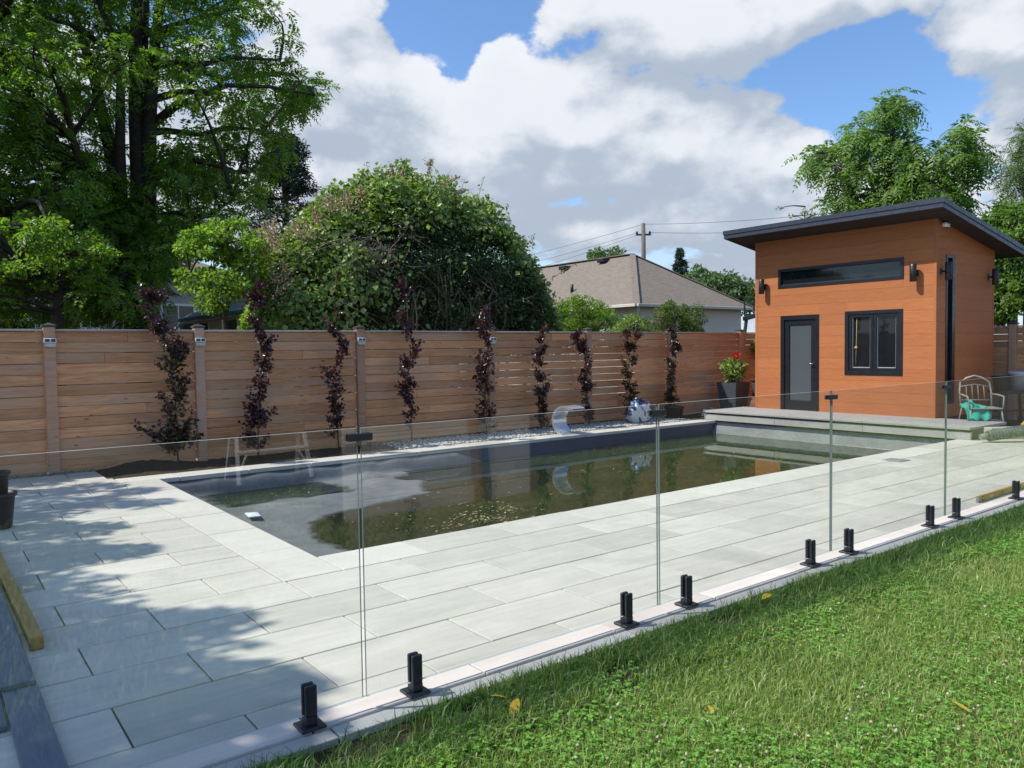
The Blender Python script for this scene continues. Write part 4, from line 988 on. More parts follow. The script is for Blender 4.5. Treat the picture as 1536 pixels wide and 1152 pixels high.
for k, (px, top, clr, mt, wd, dens) in enumerate(bspec):
    Yb = 11.86; x = PY(px, 600, Yb)[0]; root = thing('beech_tree', blab[k], 'tree', (x, Yb, -.03), 0, 'columnar beeches along the fence')
    h = top+.03; bend = (.20 if k == 0 else R.gauss(0, .05)); ln_ = R.gauss(0, .010); st_ = [(R.gauss(ln_, .012)*i+(-bend*max(0, (i/9-.72))*3.2), R.gauss(0, .012), h*i/9) for i in range(10)]
    if k == 0: st_.append((st_[-1][0]-.22, 0, h-.03))
    m_ = MB(); m_.tube(st_, [.016*(1-.085*i) for i in range(len(st_))], 6)
    Ps, Ds = [], []
    nclp = int(62*dens)*(1 if k else 1.6)
    nclp = int(nclp)
    for j in range(nclp):
        t = R.uniform(.04, 1.0); pt = poly_pt(st_, t)
        if .15 < t < .9 and R.random() < .12: continue
        a_ = R.uniform(0, 6.28); L = wd*R.uniform(.5, 1.35)*(1.15-.55*t)
        if k == 7 and t > .55: pt = pt+np.array([(.16 if R.random() < .6 else -.14)*(t-.5)*2, 0, 0])
        e = pt+np.array([math.cos(a_)*L, math.sin(a_)*L*.7, L*R.uniform(.6, 1.3)]); m_.tube([pt, (pt+e)/2+np.array([0, 0, -.02]), e], [.006, .004, .002], 4, cap=False)
        for _ in range(R.randint(15, 24)):
            u = R.uniform(.2, 1.05); Ps.append(pt+(e-pt)*u+rng.normal(0, .028, 3)); Ds.append((e-pt)/np.linalg.norm(e-pt)*.6+rand_dir(1)[0]*.8)
    if k == 0:     # low side branches
        for dx_, zz in ((-.55, .62), (-.35, .52), (.30, .42), (.22, .66)):
            pt = np.array([0, 0, .32]); e = np.array([dx_, 0, zz]); m_.tube([pt, (pt+e)/2, e], [.008, .006, .003], 4)
            for _ in range(55): u = R.uniform(.25, 1.05); Ps.append(pt+(e-pt)*u+rng.normal(0, .035, 3)); Ds.append((e-pt)*.6+rand_dir(1)[0]*.7)
    m_.build('trunk', M_STEM, root)
    Ps, Ds = np.array(Ps), np.array(Ds); nP = len(Ps)
    V, Fc = leaf_geo(Ps, Ds, rand_dir(nP, .7), .070*rng.uniform(.6, 1.3, nP), .66)
    mats = [M_PURPLE, M_OLIVE]; pr = {0: .03, 1: .8, 2: .55}[mt]
    mi = (rng.random(nP) < pr*np.where(Ps[:, 2] > top*.72, .35 if mt else 1, 1)).astype(int); np_mesh('crown', V, Fc, mats, np.concatenate([mi, mi]), root)

# ------------------------------------------------------------------ things round the pool
# curved stainless spout standing on the far coping
sp = thing('water_spout', 'curved brushed steel waterfall spout on the pool edge', 'water spout', (9.62, 10.93, 0.002))
def ribbon(path, w, th, mat, name, parent):
    m_ = MB(); k = len(path); vs = []
    for i, (y, z) in enumerate(path):
        a, c0 = path[max(i-1, 0)], path[min(i+1, k-1)]; ty, tz = c0[0]-a[0], c0[1]-a[1]; L = math.hypot(ty, tz); ny, nz = -tz/L*th/2, ty/L*th/2
        ww = w(i/(k-1))/2
        vs += [(-ww, y+ny, z+nz), (ww, y+ny, z+nz), (ww, y-ny, z-nz), (-ww, y-ny, z-nz)]
    fs = [(i*4+j, i*4+(j+1) % 4, i*4+4+(j+1) % 4, i*4+4+j) for i in range(k-1) for j in range(4)]+[(3, 2, 1, 0), tuple((k-1)*4+j for j in range(4))]
    m_.add(vs, fs, 0, False); return m_.build(name, mat, parent)
pth = [(-.12, .0), (-.04, .03), (.04, .08), (.095, .14), (.125, .21), (.13, .28), (.11, .36), (.065, .43), (.0, .485), (-.08, .52), (-.17, .535), (-.27, .53), (-.36, .51), (-.42, .49)]
ribbon(pth, lambda t: .34-.05*abs(t-.4), .035, M_STEEL, 'blade', sp)
MB().cbox(-.19, .19, -.19, .02, 0, .012, .003).build('base_plate', M_STEEL, sp)

# tall planter with red flowers beside the garden room
def planter_plant(root, c, hgt, wid, nl, mat, size):
    u = rand_dir(nl)*(rng.random((nl, 1))**.4)*np.array([wid, wid, hgt])+np.asarray(c)
    V, Fc = leaf_geo(u, rand_dir(nl, .1), rand_dir(nl, 1.0), size*rng.uniform(.6, 1.3, nl), .6); np_mesh('foliage', V, Fc, mat, None, root)
    m_ = MB()
    for _ in range(9): m_.tube(curve((c[0]+R.gauss(0, .03), c[1]+R.gauss(0, .03), c[2]-hgt-.06), np.asarray(c)+rand_dir(1)[0]*np.array([wid, wid, hgt])*.7, 0, .05, 4), [.012, .009, .006, .004], 5)
    m_.build('stems', M_STEM, root)
M_PLANTER = plain('slate_planter', (0.055, 0.065, 0.08), 0.6)
t = thing('planter', 'tall tapered slate planter with a red flowering plant by the fence', 'planter', (15.62, 11.55, -.03))
m_ = MB(); m_.add([(-.2, -.2, 0), (.2, -.2, 0), (.2, .2, 0), (-.2, .2, 0), (-.28, -.28, .78), (.28, -.28, .78), (.28, .28, .78), (-.28, .28, .78), (-.25, -.25, .78), (.25, -.25, .78), (.25, .25, .78), (-.25, .25, .78), (-.24, -.24, .70), (.24, -.24, .70), (.24, .24, .70), (-.24, .24, .70)],
    [(3, 2, 1, 0), (0, 1, 5, 4), (1, 2, 6, 5), (2, 3, 7, 6), (3, 0, 4, 7), (4, 5, 9, 8), (5, 6, 10, 9), (6, 7, 11, 10), (7, 4, 8, 11), (8, 9, 13, 12), (9, 10, 14, 13), (10, 11, 15, 14), (11, 8, 12, 15), (12, 13, 14, 15)])
m_.build('pot', M_PLANTER, t); planter_plant(t, (0, 0, 1.08), .33, .30, 420, M_VINE, .11)
M_RED = leaf_mat('red_petal', [(0, (0.55, 0.02, 0.02)), (1, (0.75, 0.06, 0.04))], .2)
for dx_, dz_ in ((-.06, 1.42), (.05, 1.40), (-.13, 1.38)):
    P = np.repeat(np.array([[dx_, -.12, dz_]]), 14, 0); V, Fc = leaf_geo(P, rand_dir(14, .4), rand_dir(14), np.full(14, .075), .9); np_mesh('flower', V, Fc, M_RED, None, t)
t = thing('storage_bin', 'grey lidded bin tucked between planter and garden room', 'bin', (16.75, 11.35, 0))
MB().cbox(-.28, .28, -.28, .28, 0, .72, .03).build('body', M_PLANTER, t); MB().cbox(-.30, .30, -.30, .30, .721, .78, .015).build('lid', M_BLACKP, t)
t = thing('clay_pot', 'round brown clay pot in front of the grey bin', 'pot', (15.75, 10.95, 0.0))
MB().lathe([(0, 0), (.11, 0), (.17, .09), (.19, .2), (.16, .32), (.12, .36), (.145, .40), (.12, .40), (.10, .36), (0, .30)], 20).build('body', plain('clay', (0.20, 0.085, 0.05), .8), t)
t = thing('hanging_plant', 'green potted plant hung on the fence beside the garden room corner', 'plant', (17.35, 12.02, 1.35))
MB().lathe([(0, -.14), (.10, -.14), (.14, .02), (.12, .02), (.09, -.08), (0, -.08)], 16).build('pot', plain('brown_pot', (.12, .06, .04), .7), t)
planter_plant(t, (0, 0, .2), .22, .22, 200, M_VINE, .10); MB().bar((0, .0, -.12), (0, .16, -.06), .02, .02).build('bracket', M_BLACKM, t)
# bag of material, black pot, hose
M_BAG, n, b = material('printed_bag', .4, .5)
v, r = n.objvec(False); z = n.noise(v, 4.2, 2, .4, .8); z2 = n.noise(v, 4.5, 2, .4, .6)
c = n.mix(n.smooth(z, .48, .51), (.66, .69, .73), (.035, .045, .09)); c = n.mix(n.smooth(z2, .60, .62), c, (.10, .35, .62)); n.put(b.inputs['Base Color'], c); bump(n, b, n.noise(v, 9, 4), .5, .03)
def blob(name, rad3, mat, parent, loc=(0, 0, 0), seed=1, amp=.18, pinch=0.0, nu=28, nv=16, power=.7):
    rr = np.random.default_rng(seed); ph = rr.uniform(0, 6.28, 8); vs, fs = [], []
    for j in range(nv+1):
        th = math.pi*j/nv
        for i in range(nu):
            a = 2*math.pi*i/nu; q = 1+amp*(math.sin(3*a+ph[0]+2*th)*.4+math.sin(5*a-3*th+ph[1])*.3+math.sin(2*a+5*th+ph[2])*.3)*math.sin(th)
            sx = math.copysign(abs(math.cos(a))**power, math.cos(a)); sy = math.copysign(abs(math.sin(a))**power, math.sin(a)); st_ = max(1e-4, math.sin(th))**power
            tp = 1-pinch*(1-j/nv)
            vs.append((rad3[0]*sx*st_*q*tp, rad3[1]*sy*st_*q*tp, rad3[2]*(1+math.copysign(abs(math.cos(th))**.8, math.cos(th)))*(1 if j == nv else q)))
    fs = [(j*nu+i, (j+1)*nu+i, (j+1)*nu+(i+1) % nu, j*nu+(i+1) % nu) for j in range(nv) for i in range(nu)]
    m_ = MB(); m_.add(vs, fs, 0, True); return m_.build(name, mat, parent, loc)
t = thing('material_bag', 'white bag printed blue and black slumped against the fence', 'bag', (12.27, 11.5, -.02)); blob('sack', (.40, .20, .25), M_BAG, t, (0, 0, 0), 3, .22, .45)
m_ = MB().cbox(-.10, .10, -.03, .03, .49, .56, .02).build('folded_top', M_BAG, t)
t = thing('nursery_pot', 'black nursery pot at the foot of the beech by the bag', 'pot', (13.55, 11.62, -.03))
MB().lathe([(0, 0), (.17, 0), (.21, .28), (.225, .28), (.225, .31), (.2, .31), (.19, .27), (0, .25)], 22).build('pot', M_BLACKP, t)
hs = [(14.35+.0, 11.25, .02)]
m_ = MB(); pts = [(14.5+(.28-.012*i/6)*math.cos(i*.35), 11.4+(.22-.008*i/6)*math.sin(i*.35), .02+.0022*i) for i in range(76)]; m_.tube(pts, .014, 6)
tag(m_.build('garden_hose', plain('blue_hose', (.05, .10, .14), .45)), 'coiled blue grey garden hose on the ground by the step platform', 'hose')
# stacked black nursery pots
pp = (0.56, 8.62)
for k, (z0, s, lab) in enumerate(((0.002, 1.0, 'large black nursery pot on the paving, holding a smaller pot'), (.20, .84, 'smaller black nursery pot nested in a larger one on the paving'))):
    t = thing('nursery_pot', lab, 'pot', (pp[0]-.02*k, pp[1], z0))
    MB().lathe([(0, 0), (.105*s, 0), (.112*s, .015), (.145*s, .30), (.160*s, .302), (.163*s, .335), (.150*s, .335), (.138*s, .29), (.10*s, .02), (0, .02)], 26).build('pot', M_BLACKP, t)

# grey composite planks and a timber beam lying beside the paving
def plank(x0, x1, y0, y1, z0, lab, rz=0.0):
    L, w = y1-y0, x1-x0
    o = MB().cbox(-L/2, L/2, -w/2, w/2, 0, .024, .002).build('composite_plank', M_PLANK, None, ((x0+x1)/2, (y0+y1)/2, z0), (0, 0, math.pi/2+rz)); tag(o, lab, 'plank', 'grey composite planks stacked on the paving')
plank(0.265, 0.408, 2.9, 5.9, 0.004, 'grey composite plank lying directly on the paving edge, bottom of the stack')
plank(0.262, 0.398, 4.30, 7.6, 0.030, 'scuffed grey composite plank lying on top of the bottom plank')
plank(0.115, 0.255, 3.9, 7.4, 0.004, 'grey composite plank lying beside the stacked planks')
plank(0.118, 0.25, 4.62, 8.0, 0.030, 'grey composite plank with its end on the neighbouring plank')
o = MB().cbox(-1.6, 1.6, -.032, .032, 0, .07, .003).build('timber_beam', M_TIMBER, None, (.452, 6.49, .003), (0, 0, math.pi/2+.012)); tag(o, 'yellowish square timber beam lying along the paving', 'beam')
# spirit level standing on edge behind the glass
t = thing('spirit_level', 'yellow spirit level standing on edge by the glass fence', 'spirit level', (8.40, 3.28, 0.003), .008)
M_YEL = plain('yellow_enamel', (.62, .36, .03), .4)
MB().cbox(0, 1.2, -.012, .012, 0, .065, .003).build('beam', M_YEL, t)
for x in (-.006, 1.2): MB().cbox(x, x+.012, -.014, .014, -.001, .067, .003).build('end_cap', plain('grey_cap', (.25, .25, .25), .5), t)
for x in (.10, .60, 1.10): m_ = MB(); m_.tube([(x, -.0145, .033), (x, .0145, .033)], .023, 16); m_.build('vial_ring', M_BLACKP, t); m_ = MB(); m_.tube([(x, -.016, .033), (x, -.0148, .033)], .014, 14); m_.build('vial', plain('vial_liquid', (.55, .6, .25), .2), t)
MB().cbox(.27, .36, -.0135, -.0122, .018, .048, .0004).build('label_plate', M_WHITE, t)

# ------------------------------------------------------------------ corner beyond the step: chair, stool, bucket, saw and offcuts
M_PALE = plain('weathered_metal', (.30, .29, .26), .6); M_TEAL = plain('turquoise_cloth', (.03, .40, .28), .75, var=.25, scale=9)
t = thing('garden_chair', 'metal garden chair with an arched back beside the garden room', 'chair', (15.42, 5.98, 0.0), rad(-48))
m_ = MB(); m_.tube([(-.26, .22, .42), (-.27, .27, .70), (-.25, .31, .88), (-.14, .325, .96), (0, .33, 1.0), (.14, .325, .96), (.25, .31, .88), (.27, .27, .70), (.26, .22, .42)], .016, 8); m_.tube([(-.25, .29, .80), (0, .315, .84), (.25, .29, .80)], .010, 6); m_.tube([(-.26, .25, .55), (.26, .25, .55)], .010, 6); m_.build('back_frame', M_PALE, t)
for x in (-.15, -.05, .05, .15): MB().tube([(x, .25, .55), (x, .30, .82)], .007, 6).build('back_bar', M_PALE, t)
MB().cbox(-.27, .27, -.25, .24, .41, .435, .008).build('seat', M_PALE, t)
for sx in (-1, 1):
    MB().tube([(sx*.25, -.22, .41), (sx*.27, -.25, .22), (sx*.30, -.29, 0)], .014, 8).build('leg', M_PALE, t); MB().tube([(sx*.25, .21, .41), (sx*.27, .26, .2), (sx*.29, .33, 0)], .014, 8).build('leg', M_PALE, t)
    MB().tube([(sx*.27, .27, .66), (sx*.30, .05, .66), (sx*.30, -.20, .64), (sx*.27, -.23, .42)], .015, 8).build('armrest', M_PALE, t)
MB().tube([(-.28, -.26, .2), (0, -.24, .24), (.28, -.26, .2)], .009, 6).build('stretcher', M_PALE, t)
# cloth draped over the chair
gu, gv = np.meshgrid(np.linspace(-1, 1, 26), np.linspace(0, 1, 20)); X = -.14+gu*.20+.02*np.sin(gv*9); Yc = -.30+gv*.42+.02*np.sin(gu*7); Zc = .455+.03*np.sin(gu*9+gv*3)*.6+np.where(gv < .35, -(.35-gv)*.65, .0)+.10*np.exp(-((gu+.2)/.5)**2)*gv
I, J = np.meshgrid(np.arange(25), np.arange(19)); q = (J*26+I).ravel()
a_ = rad(-48); ca, sa = math.cos(a_), math.sin(a_); Xw, Yw = X*ca-Yc*sa, X*sa+Yc*ca
o = np_mesh('draped_cloth', np.stack([Xw.ravel(), Yw.ravel(), Zc.ravel()], 1), np.stack([q, q+1, q+27, q+26], 1), M_TEAL, smooth=True, loc=(15.42, 5.98, 0)); md = o.modifiers.new('thickness', 'SOLIDIFY'); md.thickness = .008
tag(o, 'bright turquoise cloth thrown over the metal garden chair', 'cloth')
t = thing('work_stand', 'black folding work stand behind the garden chair', 'stand', (16.95, 6.05, 0), rad(-40))
MB().cbox(-.32, .32, -.22, .22, .62, .68, .01).build('top', M_BLACKP, t)
for sx in (-1, 1):
    for sy in (-1, 1): MB().bar((sx*.27, sy*.17, .62), (sx*.36, sy*.26, 0), .05, .04).build('leg', M_BLACKM, t)
    MB().bar((sx*.31, -.2, .28), (sx*.31, .2, .28), .03, .03).build('brace', M_BLACKM, t)
MB().bar((-.31, 0, .28), (.31, 0, .28), .03, .03).build('brace', M_BLACKM, t)
t = thing('bucket', 'white plastic bucket standing on the black work stand', 'bucket', (17.12, 5.98, .681))
MB().lathe([(0, 0), (.14, 0), (.165, .30), (.175, .30), (.175, .325), (.18, .33), (.18, .35), (.17, .355), (.155, .32), (.13, .03), (0, .03)], 24).build('body', plain('bucket_plastic', (.42, .47, .56), .45), t); MB().tube([(-.175, 0, .31), (-.15, -.13, .22), (0, -.2, .18), (.15, -.13, .22), (.175, 0, .31)], .004, 6).build('handle', M_CHROME, t)
t = thing('black_tub', 'black plastic tub standing on the work stand', 'tub', (16.72, 6.12, .681)); MB().lathe([(0, 0), (.13, 0), (.17, .26), (.185, .265), (.185, .285), (.165, .285), (.13, .03), (0, .03)], 22).build('body', M_BLACKP, t)
t = thing('plastic_bag', 'crumpled clear white plastic bag hanging from the work stand', 'bag', (16.95, 5.62, .22)); blob('sack', (.14, .11, .19), plain('film', (.50, .49, .50), .3), t, (0, 0, 0), 9, .35, .5); MB().tube([(0, 0, .36), (.06, .08, .42), (.16, .18, .47)], .012, 6).build('tied_neck', plain('film_neck', (.5, .49, .5), .3), t)
# cut-off saw: yellow body and grey hose-like arm, offcuts
t = thing('concrete_saw', 'yellow cut-off saw with a ribbed grey tube on the paving', 'saw', (14.33, 4.70, .002), rad(-37.7))
m_ = MB(); pts = [(-.82+.026*i, 0, .10+.004*i) for i in range(24)]; m_.tube(pts, [.082+(.010 if i % 2 else 0) for i in range(24)], 14, smooth=False); m_.build('ribbed_tube', plain('ribbed_grey', (.10, .115, .11), .6), t)
MB().tube([(-.94, 0, .09), (-.80, 0, .10)], [.045, .06], 10).build('nozzle', plain('nozzle_grey', (.2, .2, .19), .5), t)
MB().cbox(-.24, .30, -.13, .13, .10, .33, .05).build('body', M_YEL, t); MB().cbox(-.18, .22, -.11, .11, .0, .10, .02).build('base', M_BLACKP, t)
MB().tube([(-.2, 0, .31), (-.2, 0, .44), (0, 0, .50), (.2, 0, .44), (.2, 0, .31)], .018, 8).build('handle', M_YEL, t)
M_TANST = plain('tan_stone', (.42, .33, .23), .9, var=.3)
t = thing('stone_offcut', 'rough tan stone offcut behind the yellow saw', 'stone', (15.25, 5.02, .002)); blob('chunk', (.22, .16, .20), M_TANST, t, (0, 0, 0), 5, .3, .35, 14, 9, .6)
o = MB().cbox(-.30, .30, -.09, .09, 0, .19, .008).build('concrete_block', M_KERB, None, (14.42, 5.24, .002), (0, 0, rad(-30))); tag(o, 'grey concrete block lying behind the ribbed saw tube', 'block')
o = MB().cbox(-.35, .35, -.05, .05, 0, .10, .004).build('timber_offcut', wood_mat('pale_pine', (.42, .33, .2), (.55, .45, .3), (.4, .35, .3), (.2, .15, .1), .3), None, (14.78, 4.95, .002), (0, 0, rad(-38))); tag(o, 'pale timber offcut between the stone offcut and concrete block', 'timber')

# ------------------------------------------------------------------ neighbours' houses
M_SHINGLE, n, b = material('roof_shingle', .9, .2)
v, r = n.objvec(False); sx_, sy_, sz_ = n.sep(v)
rowf = n.math('MULTIPLY', sz_, 14.0); fr_ = n.math('FRACT', rowf)
c = n.ramp(n.noise(n.mapping(v, (5, 5, 34)), 1.0, 4, .7), [(.3, (.16, .135, .108)), (.7, (.27, .232, .19))])
c = n.mix(n.smooth(fr_, .86, 1.0, 0, .55), c, (.07, .06, .052)); n.put(b.inputs['Base Color'], c); bump(n, b, n.math('SUBTRACT', 1.0, fr_), .5, .03)
M_STUCCO = plain('pale_stucco', (.80, .72, .63), .85, .2, var=.06); M_TRIM = plain('cream_trim', (.62, .58, .50), .6, var=.05)
hc = np.array([18.5, 17.4]); HWD, HLN, EZ, RZ_ = 6.4, 13.0, 3.0, 5.15
bung = thing('bungalow', 'pale stucco bungalow with a brown shingled hip roof', 'house', (hc[0], hc[1], GZ))
o_ = 0.38
mb = MB(); mb.add([(o_, o_, 0), (HWD-o_, o_, 0), (HWD-o_, HLN-o_, 0), (o_, HLN-o_, 0), (o_, o_, EZ-.0), (HWD-o_, o_, EZ), (HWD-o_, HLN-o_, EZ), (o_, HLN-o_, EZ)], [(0, 1, 5, 4), (1, 2, 6, 5), (2, 3, 7, 6), (3, 0, 4, 7)]); mb.build('wall', M_STUCCO, bung)
zE, zR = EZ-GZ+.02, RZ_-GZ
mb = MB(); mb.add([(0, 0, zE), (HWD, 0, zE), (HWD, HLN, zE), (0, HLN, zE), (HWD/2, HWD/2, zR), (HWD/2, HLN-HWD/2, zR)], [(0, 1, 4), (1, 2, 5, 4), (2, 3, 5), (3, 0, 4, 5)]); brf = mb.build('roof', M_SHINGLE, bung)
MB().box(.02, HWD-.02, .02, HLN-.02, zE-.05, zE-.004).build('soffit', M_TRIM, bung)
for (a, c0) in (((0, 0), (HWD, 0)), ((0, HLN), (0, 0))): MB().bar((a[0]-.04*(a[0] == c0[0]), a[1]-.04*(a[1] == c0[1]), zE-.03), (c0[0]-.04*(a[0] == c0[0]), c0[1]-.04*(a[1] == c0[1]), zE-.03), .09, .10).build('gutter', M_TRIM, bung)
MB().bar((0, 0, zE+.02), (HWD/2, HWD/2, zR+.02), .22, .02).build('hip_cap', M_SHINGLE, brf); MB().bar((HWD, 0, zE+.0), (HWD/2, HWD/2, zR+.02), .22, .03).build('hip_cap', M_SHINGLE, brf); MB().bar((HWD/2, HWD/2, zR+.02), (HWD/2, HLN-HWD/2, zR+.02), .25, .03).build('ridge_cap', M_SHINGLE, brf)
MB().tube([(.12, .02, zE-.08), (.30, .25, zE-.45), (.33, .33, zE-.7), (.33, .33, 0)], .045, 8).build('downspout', M_TRIM, bung)
def roofpt(px, py):      # a point on the roof face that looks along -X
    d = ray(px, py); nrm = np.array([-(zR-zE), 0, HWD/2]); p0 = np.array([hc[0], hc[1], GZ+zE]); t_ = ((p0-CAMP)@nrm)/(d@nrm); return CAMP+d*t_
for px, py in ((905, 394), (847, 405)):
    q = roofpt(px, py)-np.array([hc[0], hc[1], GZ]); m_ = MB(); m_.cbox(-.18, .18, -.2, .2, 0, .16, .03, 0); m_.build('roof_vent', M_BLACKP, brf, q)
q = roofpt(858, 438)-np.array([hc[0], hc[1], GZ]); MB().tube([(0, 0, -.05), (0, 0, .28)], .06, 10).build('vent_pipe', M_BLACKP, brf, q)
# black hoop stand beside the bungalow
t = thing('hoop_stand', 'black tubular sports hoop stand between bungalow and garden room', 'hoop stand', (22.0, 15.6, GZ))
pA, pB = PY(1112, 500, 15.6), PY(1122, 470, 15.6)
h0 = np.array([22.0, 15.6, GZ]); MB().bar(np.array([pA[0], 15.6, GZ])-h0-np.array([.25, 0, 0]), PY(1120, 476, 15.6)-h0, .09, .09).build('post', M_BLACKM, t); MB().bar(PY(1116, 478, 15.6)-h0, PY(1131, 474, 15.6)-h0, .12, .14).build('bracket', M_BLACKM, t)
for a, c0 in (((1117, 447), (1117, 474)), ((1131, 447), (1131, 474)), ((1117, 448), (1131, 447)), ((1117, 472), (1131, 472))): MB().bar(PY(*a, 15.7)-h0, PY(*c0, 15.7)-h0, .04, .05).build('frame_bar', M_BLACKM, t)

# house with green roof
M_SIDING, n, b = material('cream_siding', .7, .3)
v, r = n.objvec(False); sx_, sy_, sz_ = n.sep(v); f_ = n.math('FRACT', n.math('MULTIPLY', sz_, 7.5)); n.put(b.inputs['Base Color'], n.mix(n.smooth(f_, .9, 1.0, 0, .7), (.56, .50, .41), (.2, .17, .13))); bump(n, b, f_, .5, .02)
M_GROOF = plain('green_shingle', (.16, .20, .18), .85, .2, var=.3, scale=20); M_GEAVE = plain('green_eave', (.02, .12, .07), .5)
t = thing('outbuilding', 'cream sided outbuilding with a green shingled roof', 'building', (6.85, 16.8, GZ))
mb = MB(); mb.box(.35, 4.5, .3, 9.5, 0, 2.72); mb.build('wall', M_SIDING, t)
mb = MB(); mb.add([(0, 0, 2.78), (0, 9.8, 2.78), (2.6, 9.8, 4.1), (2.6, 0, 4.1), (5.2, 0, 2.78), (5.2, 9.8, 2.78)], [(0, 3, 2, 1), (3, 4, 5, 2), (0, 4, 3), (1, 2, 5)]); mb.build('roof', M_GROOF, t)
MB().bar((-.03, 0, 2.74), (-.03, 9.8, 2.74), .08, .10).build('eave', M_GEAVE, t); MB().box(0.02, .34, .02, 9.78, 2.66, 2.685).build('soffit', M_TRIM, t)
for y in (2.2, 5.6, 8.3): w_ = MB().cbox(.335, .352, y-.5, y+.5, 1.9, 2.6, .003).build('window', M_PANE, t); MB().cbox(.32, .36, y-.56, y-.5, 1.85, 2.65, .003).build('frame', M_WHITE, w_); MB().cbox(.32, .36, y+.5, y+.56, 1.85, 2.65, .003).build('frame', M_WHITE, w_)

# brick house and stucco house far left
M_BRICK, n, b = material('red_brick', .85, .2)
br = n.new('ShaderNodeTexBrick'); v, r = n.objvec(False); n.put(br.inputs['Vector'], n.comb(n.sep(v)[0], n.sep(v)[2], 0.0)); br.inputs['Color1'].default_value = (.20, .065, .045, 1); br.inputs['Color2'].default_value = (.13, .045, .032, 1); br.inputs['Mortar'].default_value = (.26, .22, .2, 1); br.inputs['Scale'].default_value = 4.6; br.inputs['Mortar Size'].default_value = .018
n.put(b.inputs['Base Color'], br.outputs[0]); bump(n, b, br.outputs[1], -.4, .01)
t = thing('brick_house', 'two storey red brick and pale sided house behind the bright tree', 'house', (-2.0, 38.0, GZ))
MB().box(-4, 6.5, 0, 8, 0, 3.72).build('wall', M_BRICK, t); MB().box(-4, 6.48, .05, 8, 3.9, 6.4).build('upper_wall', plain('pale_siding', (.50, .54, .58), .6, var=.06), t); MB().box(-4.2, 6.7, -.25, 8.2, 3.72, 3.9).build('eave', M_TRIM, t)
m_ = MB(); m_.add([(-4.4, -.4, 6.4), (6.9, -.4, 6.4), (6.9, 8.4, 6.4), (-4.4, 8.4, 6.4), (1.2, 4, 8.6)], [(0, 1, 4), (1, 2, 4), (2, 3, 4), (3, 0, 4)]); m_.build('roof', M_SHINGLE, t)
def hwin(par, x0, x1, z0, z1, y=0.0, bar=True):
    w_ = MB().cbox(x0, x1, y-.03, y+.02, z0, z1, .004).build('window', M_PANE, par)
    for a, c0, d0, d1 in ((x0-.12, x0, z0-.12, z1+.12), (x1, x1+.12, z0-.12, z1+.12), (x0, x1, z1, z1+.12), (x0, x1, z0-.14, z0)): MB().cbox(a, c0, y-.07, y+.03, d0, d1, .004).build('frame', M_WHITE, w_)
    if bar: MB().cbox((x0+x1)/2-.03, (x0+x1)/2+.03, y-.045, y-.031, z0, z1, .003).build('mullion', M_WHITE, w_)
q = PY(20, 485, 38)[0]+2.0; hwin(t, q-.75, q+.75, 1.9, 3.12, 0, False); hwin(t, 4.0, 5.6, 4.5, 5.8, .05); hwin(t, .5, 2.1, 4.5, 5.8, .05)
t = thing('stucco_house', 'grey stucco house half hidden behind the locust trunk', 'house', (PY(95, 470, 40)[0], 40.0, GZ))
MB().box(0, 7.5, 0, 8, 0, 5.6).build('wall', plain('grey_stucco', (.36, .33, .31), .85, var=.08), t); hwin(t, .75, 1.35, 2.95, 4.0); hwin(t, 4.2, 5.6, 2.6, 4.0)
m_ = MB(); m_.add([(-.4, -.4, 5.6), (7.9, -.4, 5.6), (7.9, 8.4, 5.6), (-.4, 8.4, 5.6), (3.7, 4, 7.6)], [(0, 1, 4), (1, 2, 4), (2, 3, 4), (3, 0, 4)]); m_.build('roof', M_SHINGLE, t)

# ------------------------------------------------------------------ utility pole and wires
dv = ray(965, 335); dv = dv/math.hypot(dv[0], dv[1]); PD = 44.0
pb = np.array([dv[0]*PD, dv[1]*PD, GZ]); ptop = CAM_H+dv[2]*PD
M_POLE = plain('pole_wood', (.16, .125, .10), .9, var=.3)
t = thing('utility_pole', 'wooden utility pole with a crossarm behind the bungalow', 'utility pole', pb)
MB().tube([(0, 0, 0), (0, 0, (ptop-GZ)*.6), (0, 0, ptop-GZ)], [.17, .14, .11], 10).build('pole', M_POLE, t)
za = CAM_H+ray(965, 352)[2]/math.hypot(*ray(965, 352)[:2])*PD-GZ; side = np.array([C_R[0], C_R[1], 0]); side /= np.linalg.norm(side)
MB().bar(-side*.42+np.array([0, 0, za]), side*.42+np.array([0, 0, za]), .09, .10).build('crossarm', M_POLE, t)
for s in (-1, 1): MB().lathe([(0, 0), (.06, 0), (.07, .08), (.03, .14), (0, .15)], 10, tuple(side*s*.36+np.array([0, 0, za+.05]))).build('insulator', M_PLANTER, t)
def far_pt(px, py, dist): d = ray(px, py); d = d/math.hypot(d[0], d[1]); return CAMP+d*dist
M_WIRE = plain('wire_black', (.03, .03, .035), .6)
def wire(a, c0, sag, lab, r_=.010):
    pts = []
    for i in range(15):
        t_ = i/14; q = a+(c0-a)*t_; q = q+np.array([0, 0, -4*sag*t_*(1-t_)]); pts.append(q)
    tag(MB().tube(pts, r_, 5).build('power_line', M_WIRE), lab, 'power line', 'power lines from the utility pole')
pt_top = pb+np.array([0, 0, ptop-GZ-.05]); pa = pb+np.array([0, 0, za+.12])
wire(pt_top, far_pt(640, 408, 95), .5, 'power line leaving the pole top, dropping behind the hedge')
wire(pt_top, far_pt(1600, 262, 40), .5, 'power line from the pole top passing above the garden room roof')
wire(pa-side*.3, far_pt(650, 420, 95), .5, 'upper crossarm power line running down behind the hedge'); wire(pa-side*.3+np.array([0, 0, -.12]), far_pt(640, 440, 95), .5, 'lower crossarm power line running down behind the hedge')
wire(pa+side*.3, far_pt(1600, 290, 44), .6, 'crossarm power line running towards the garden room')

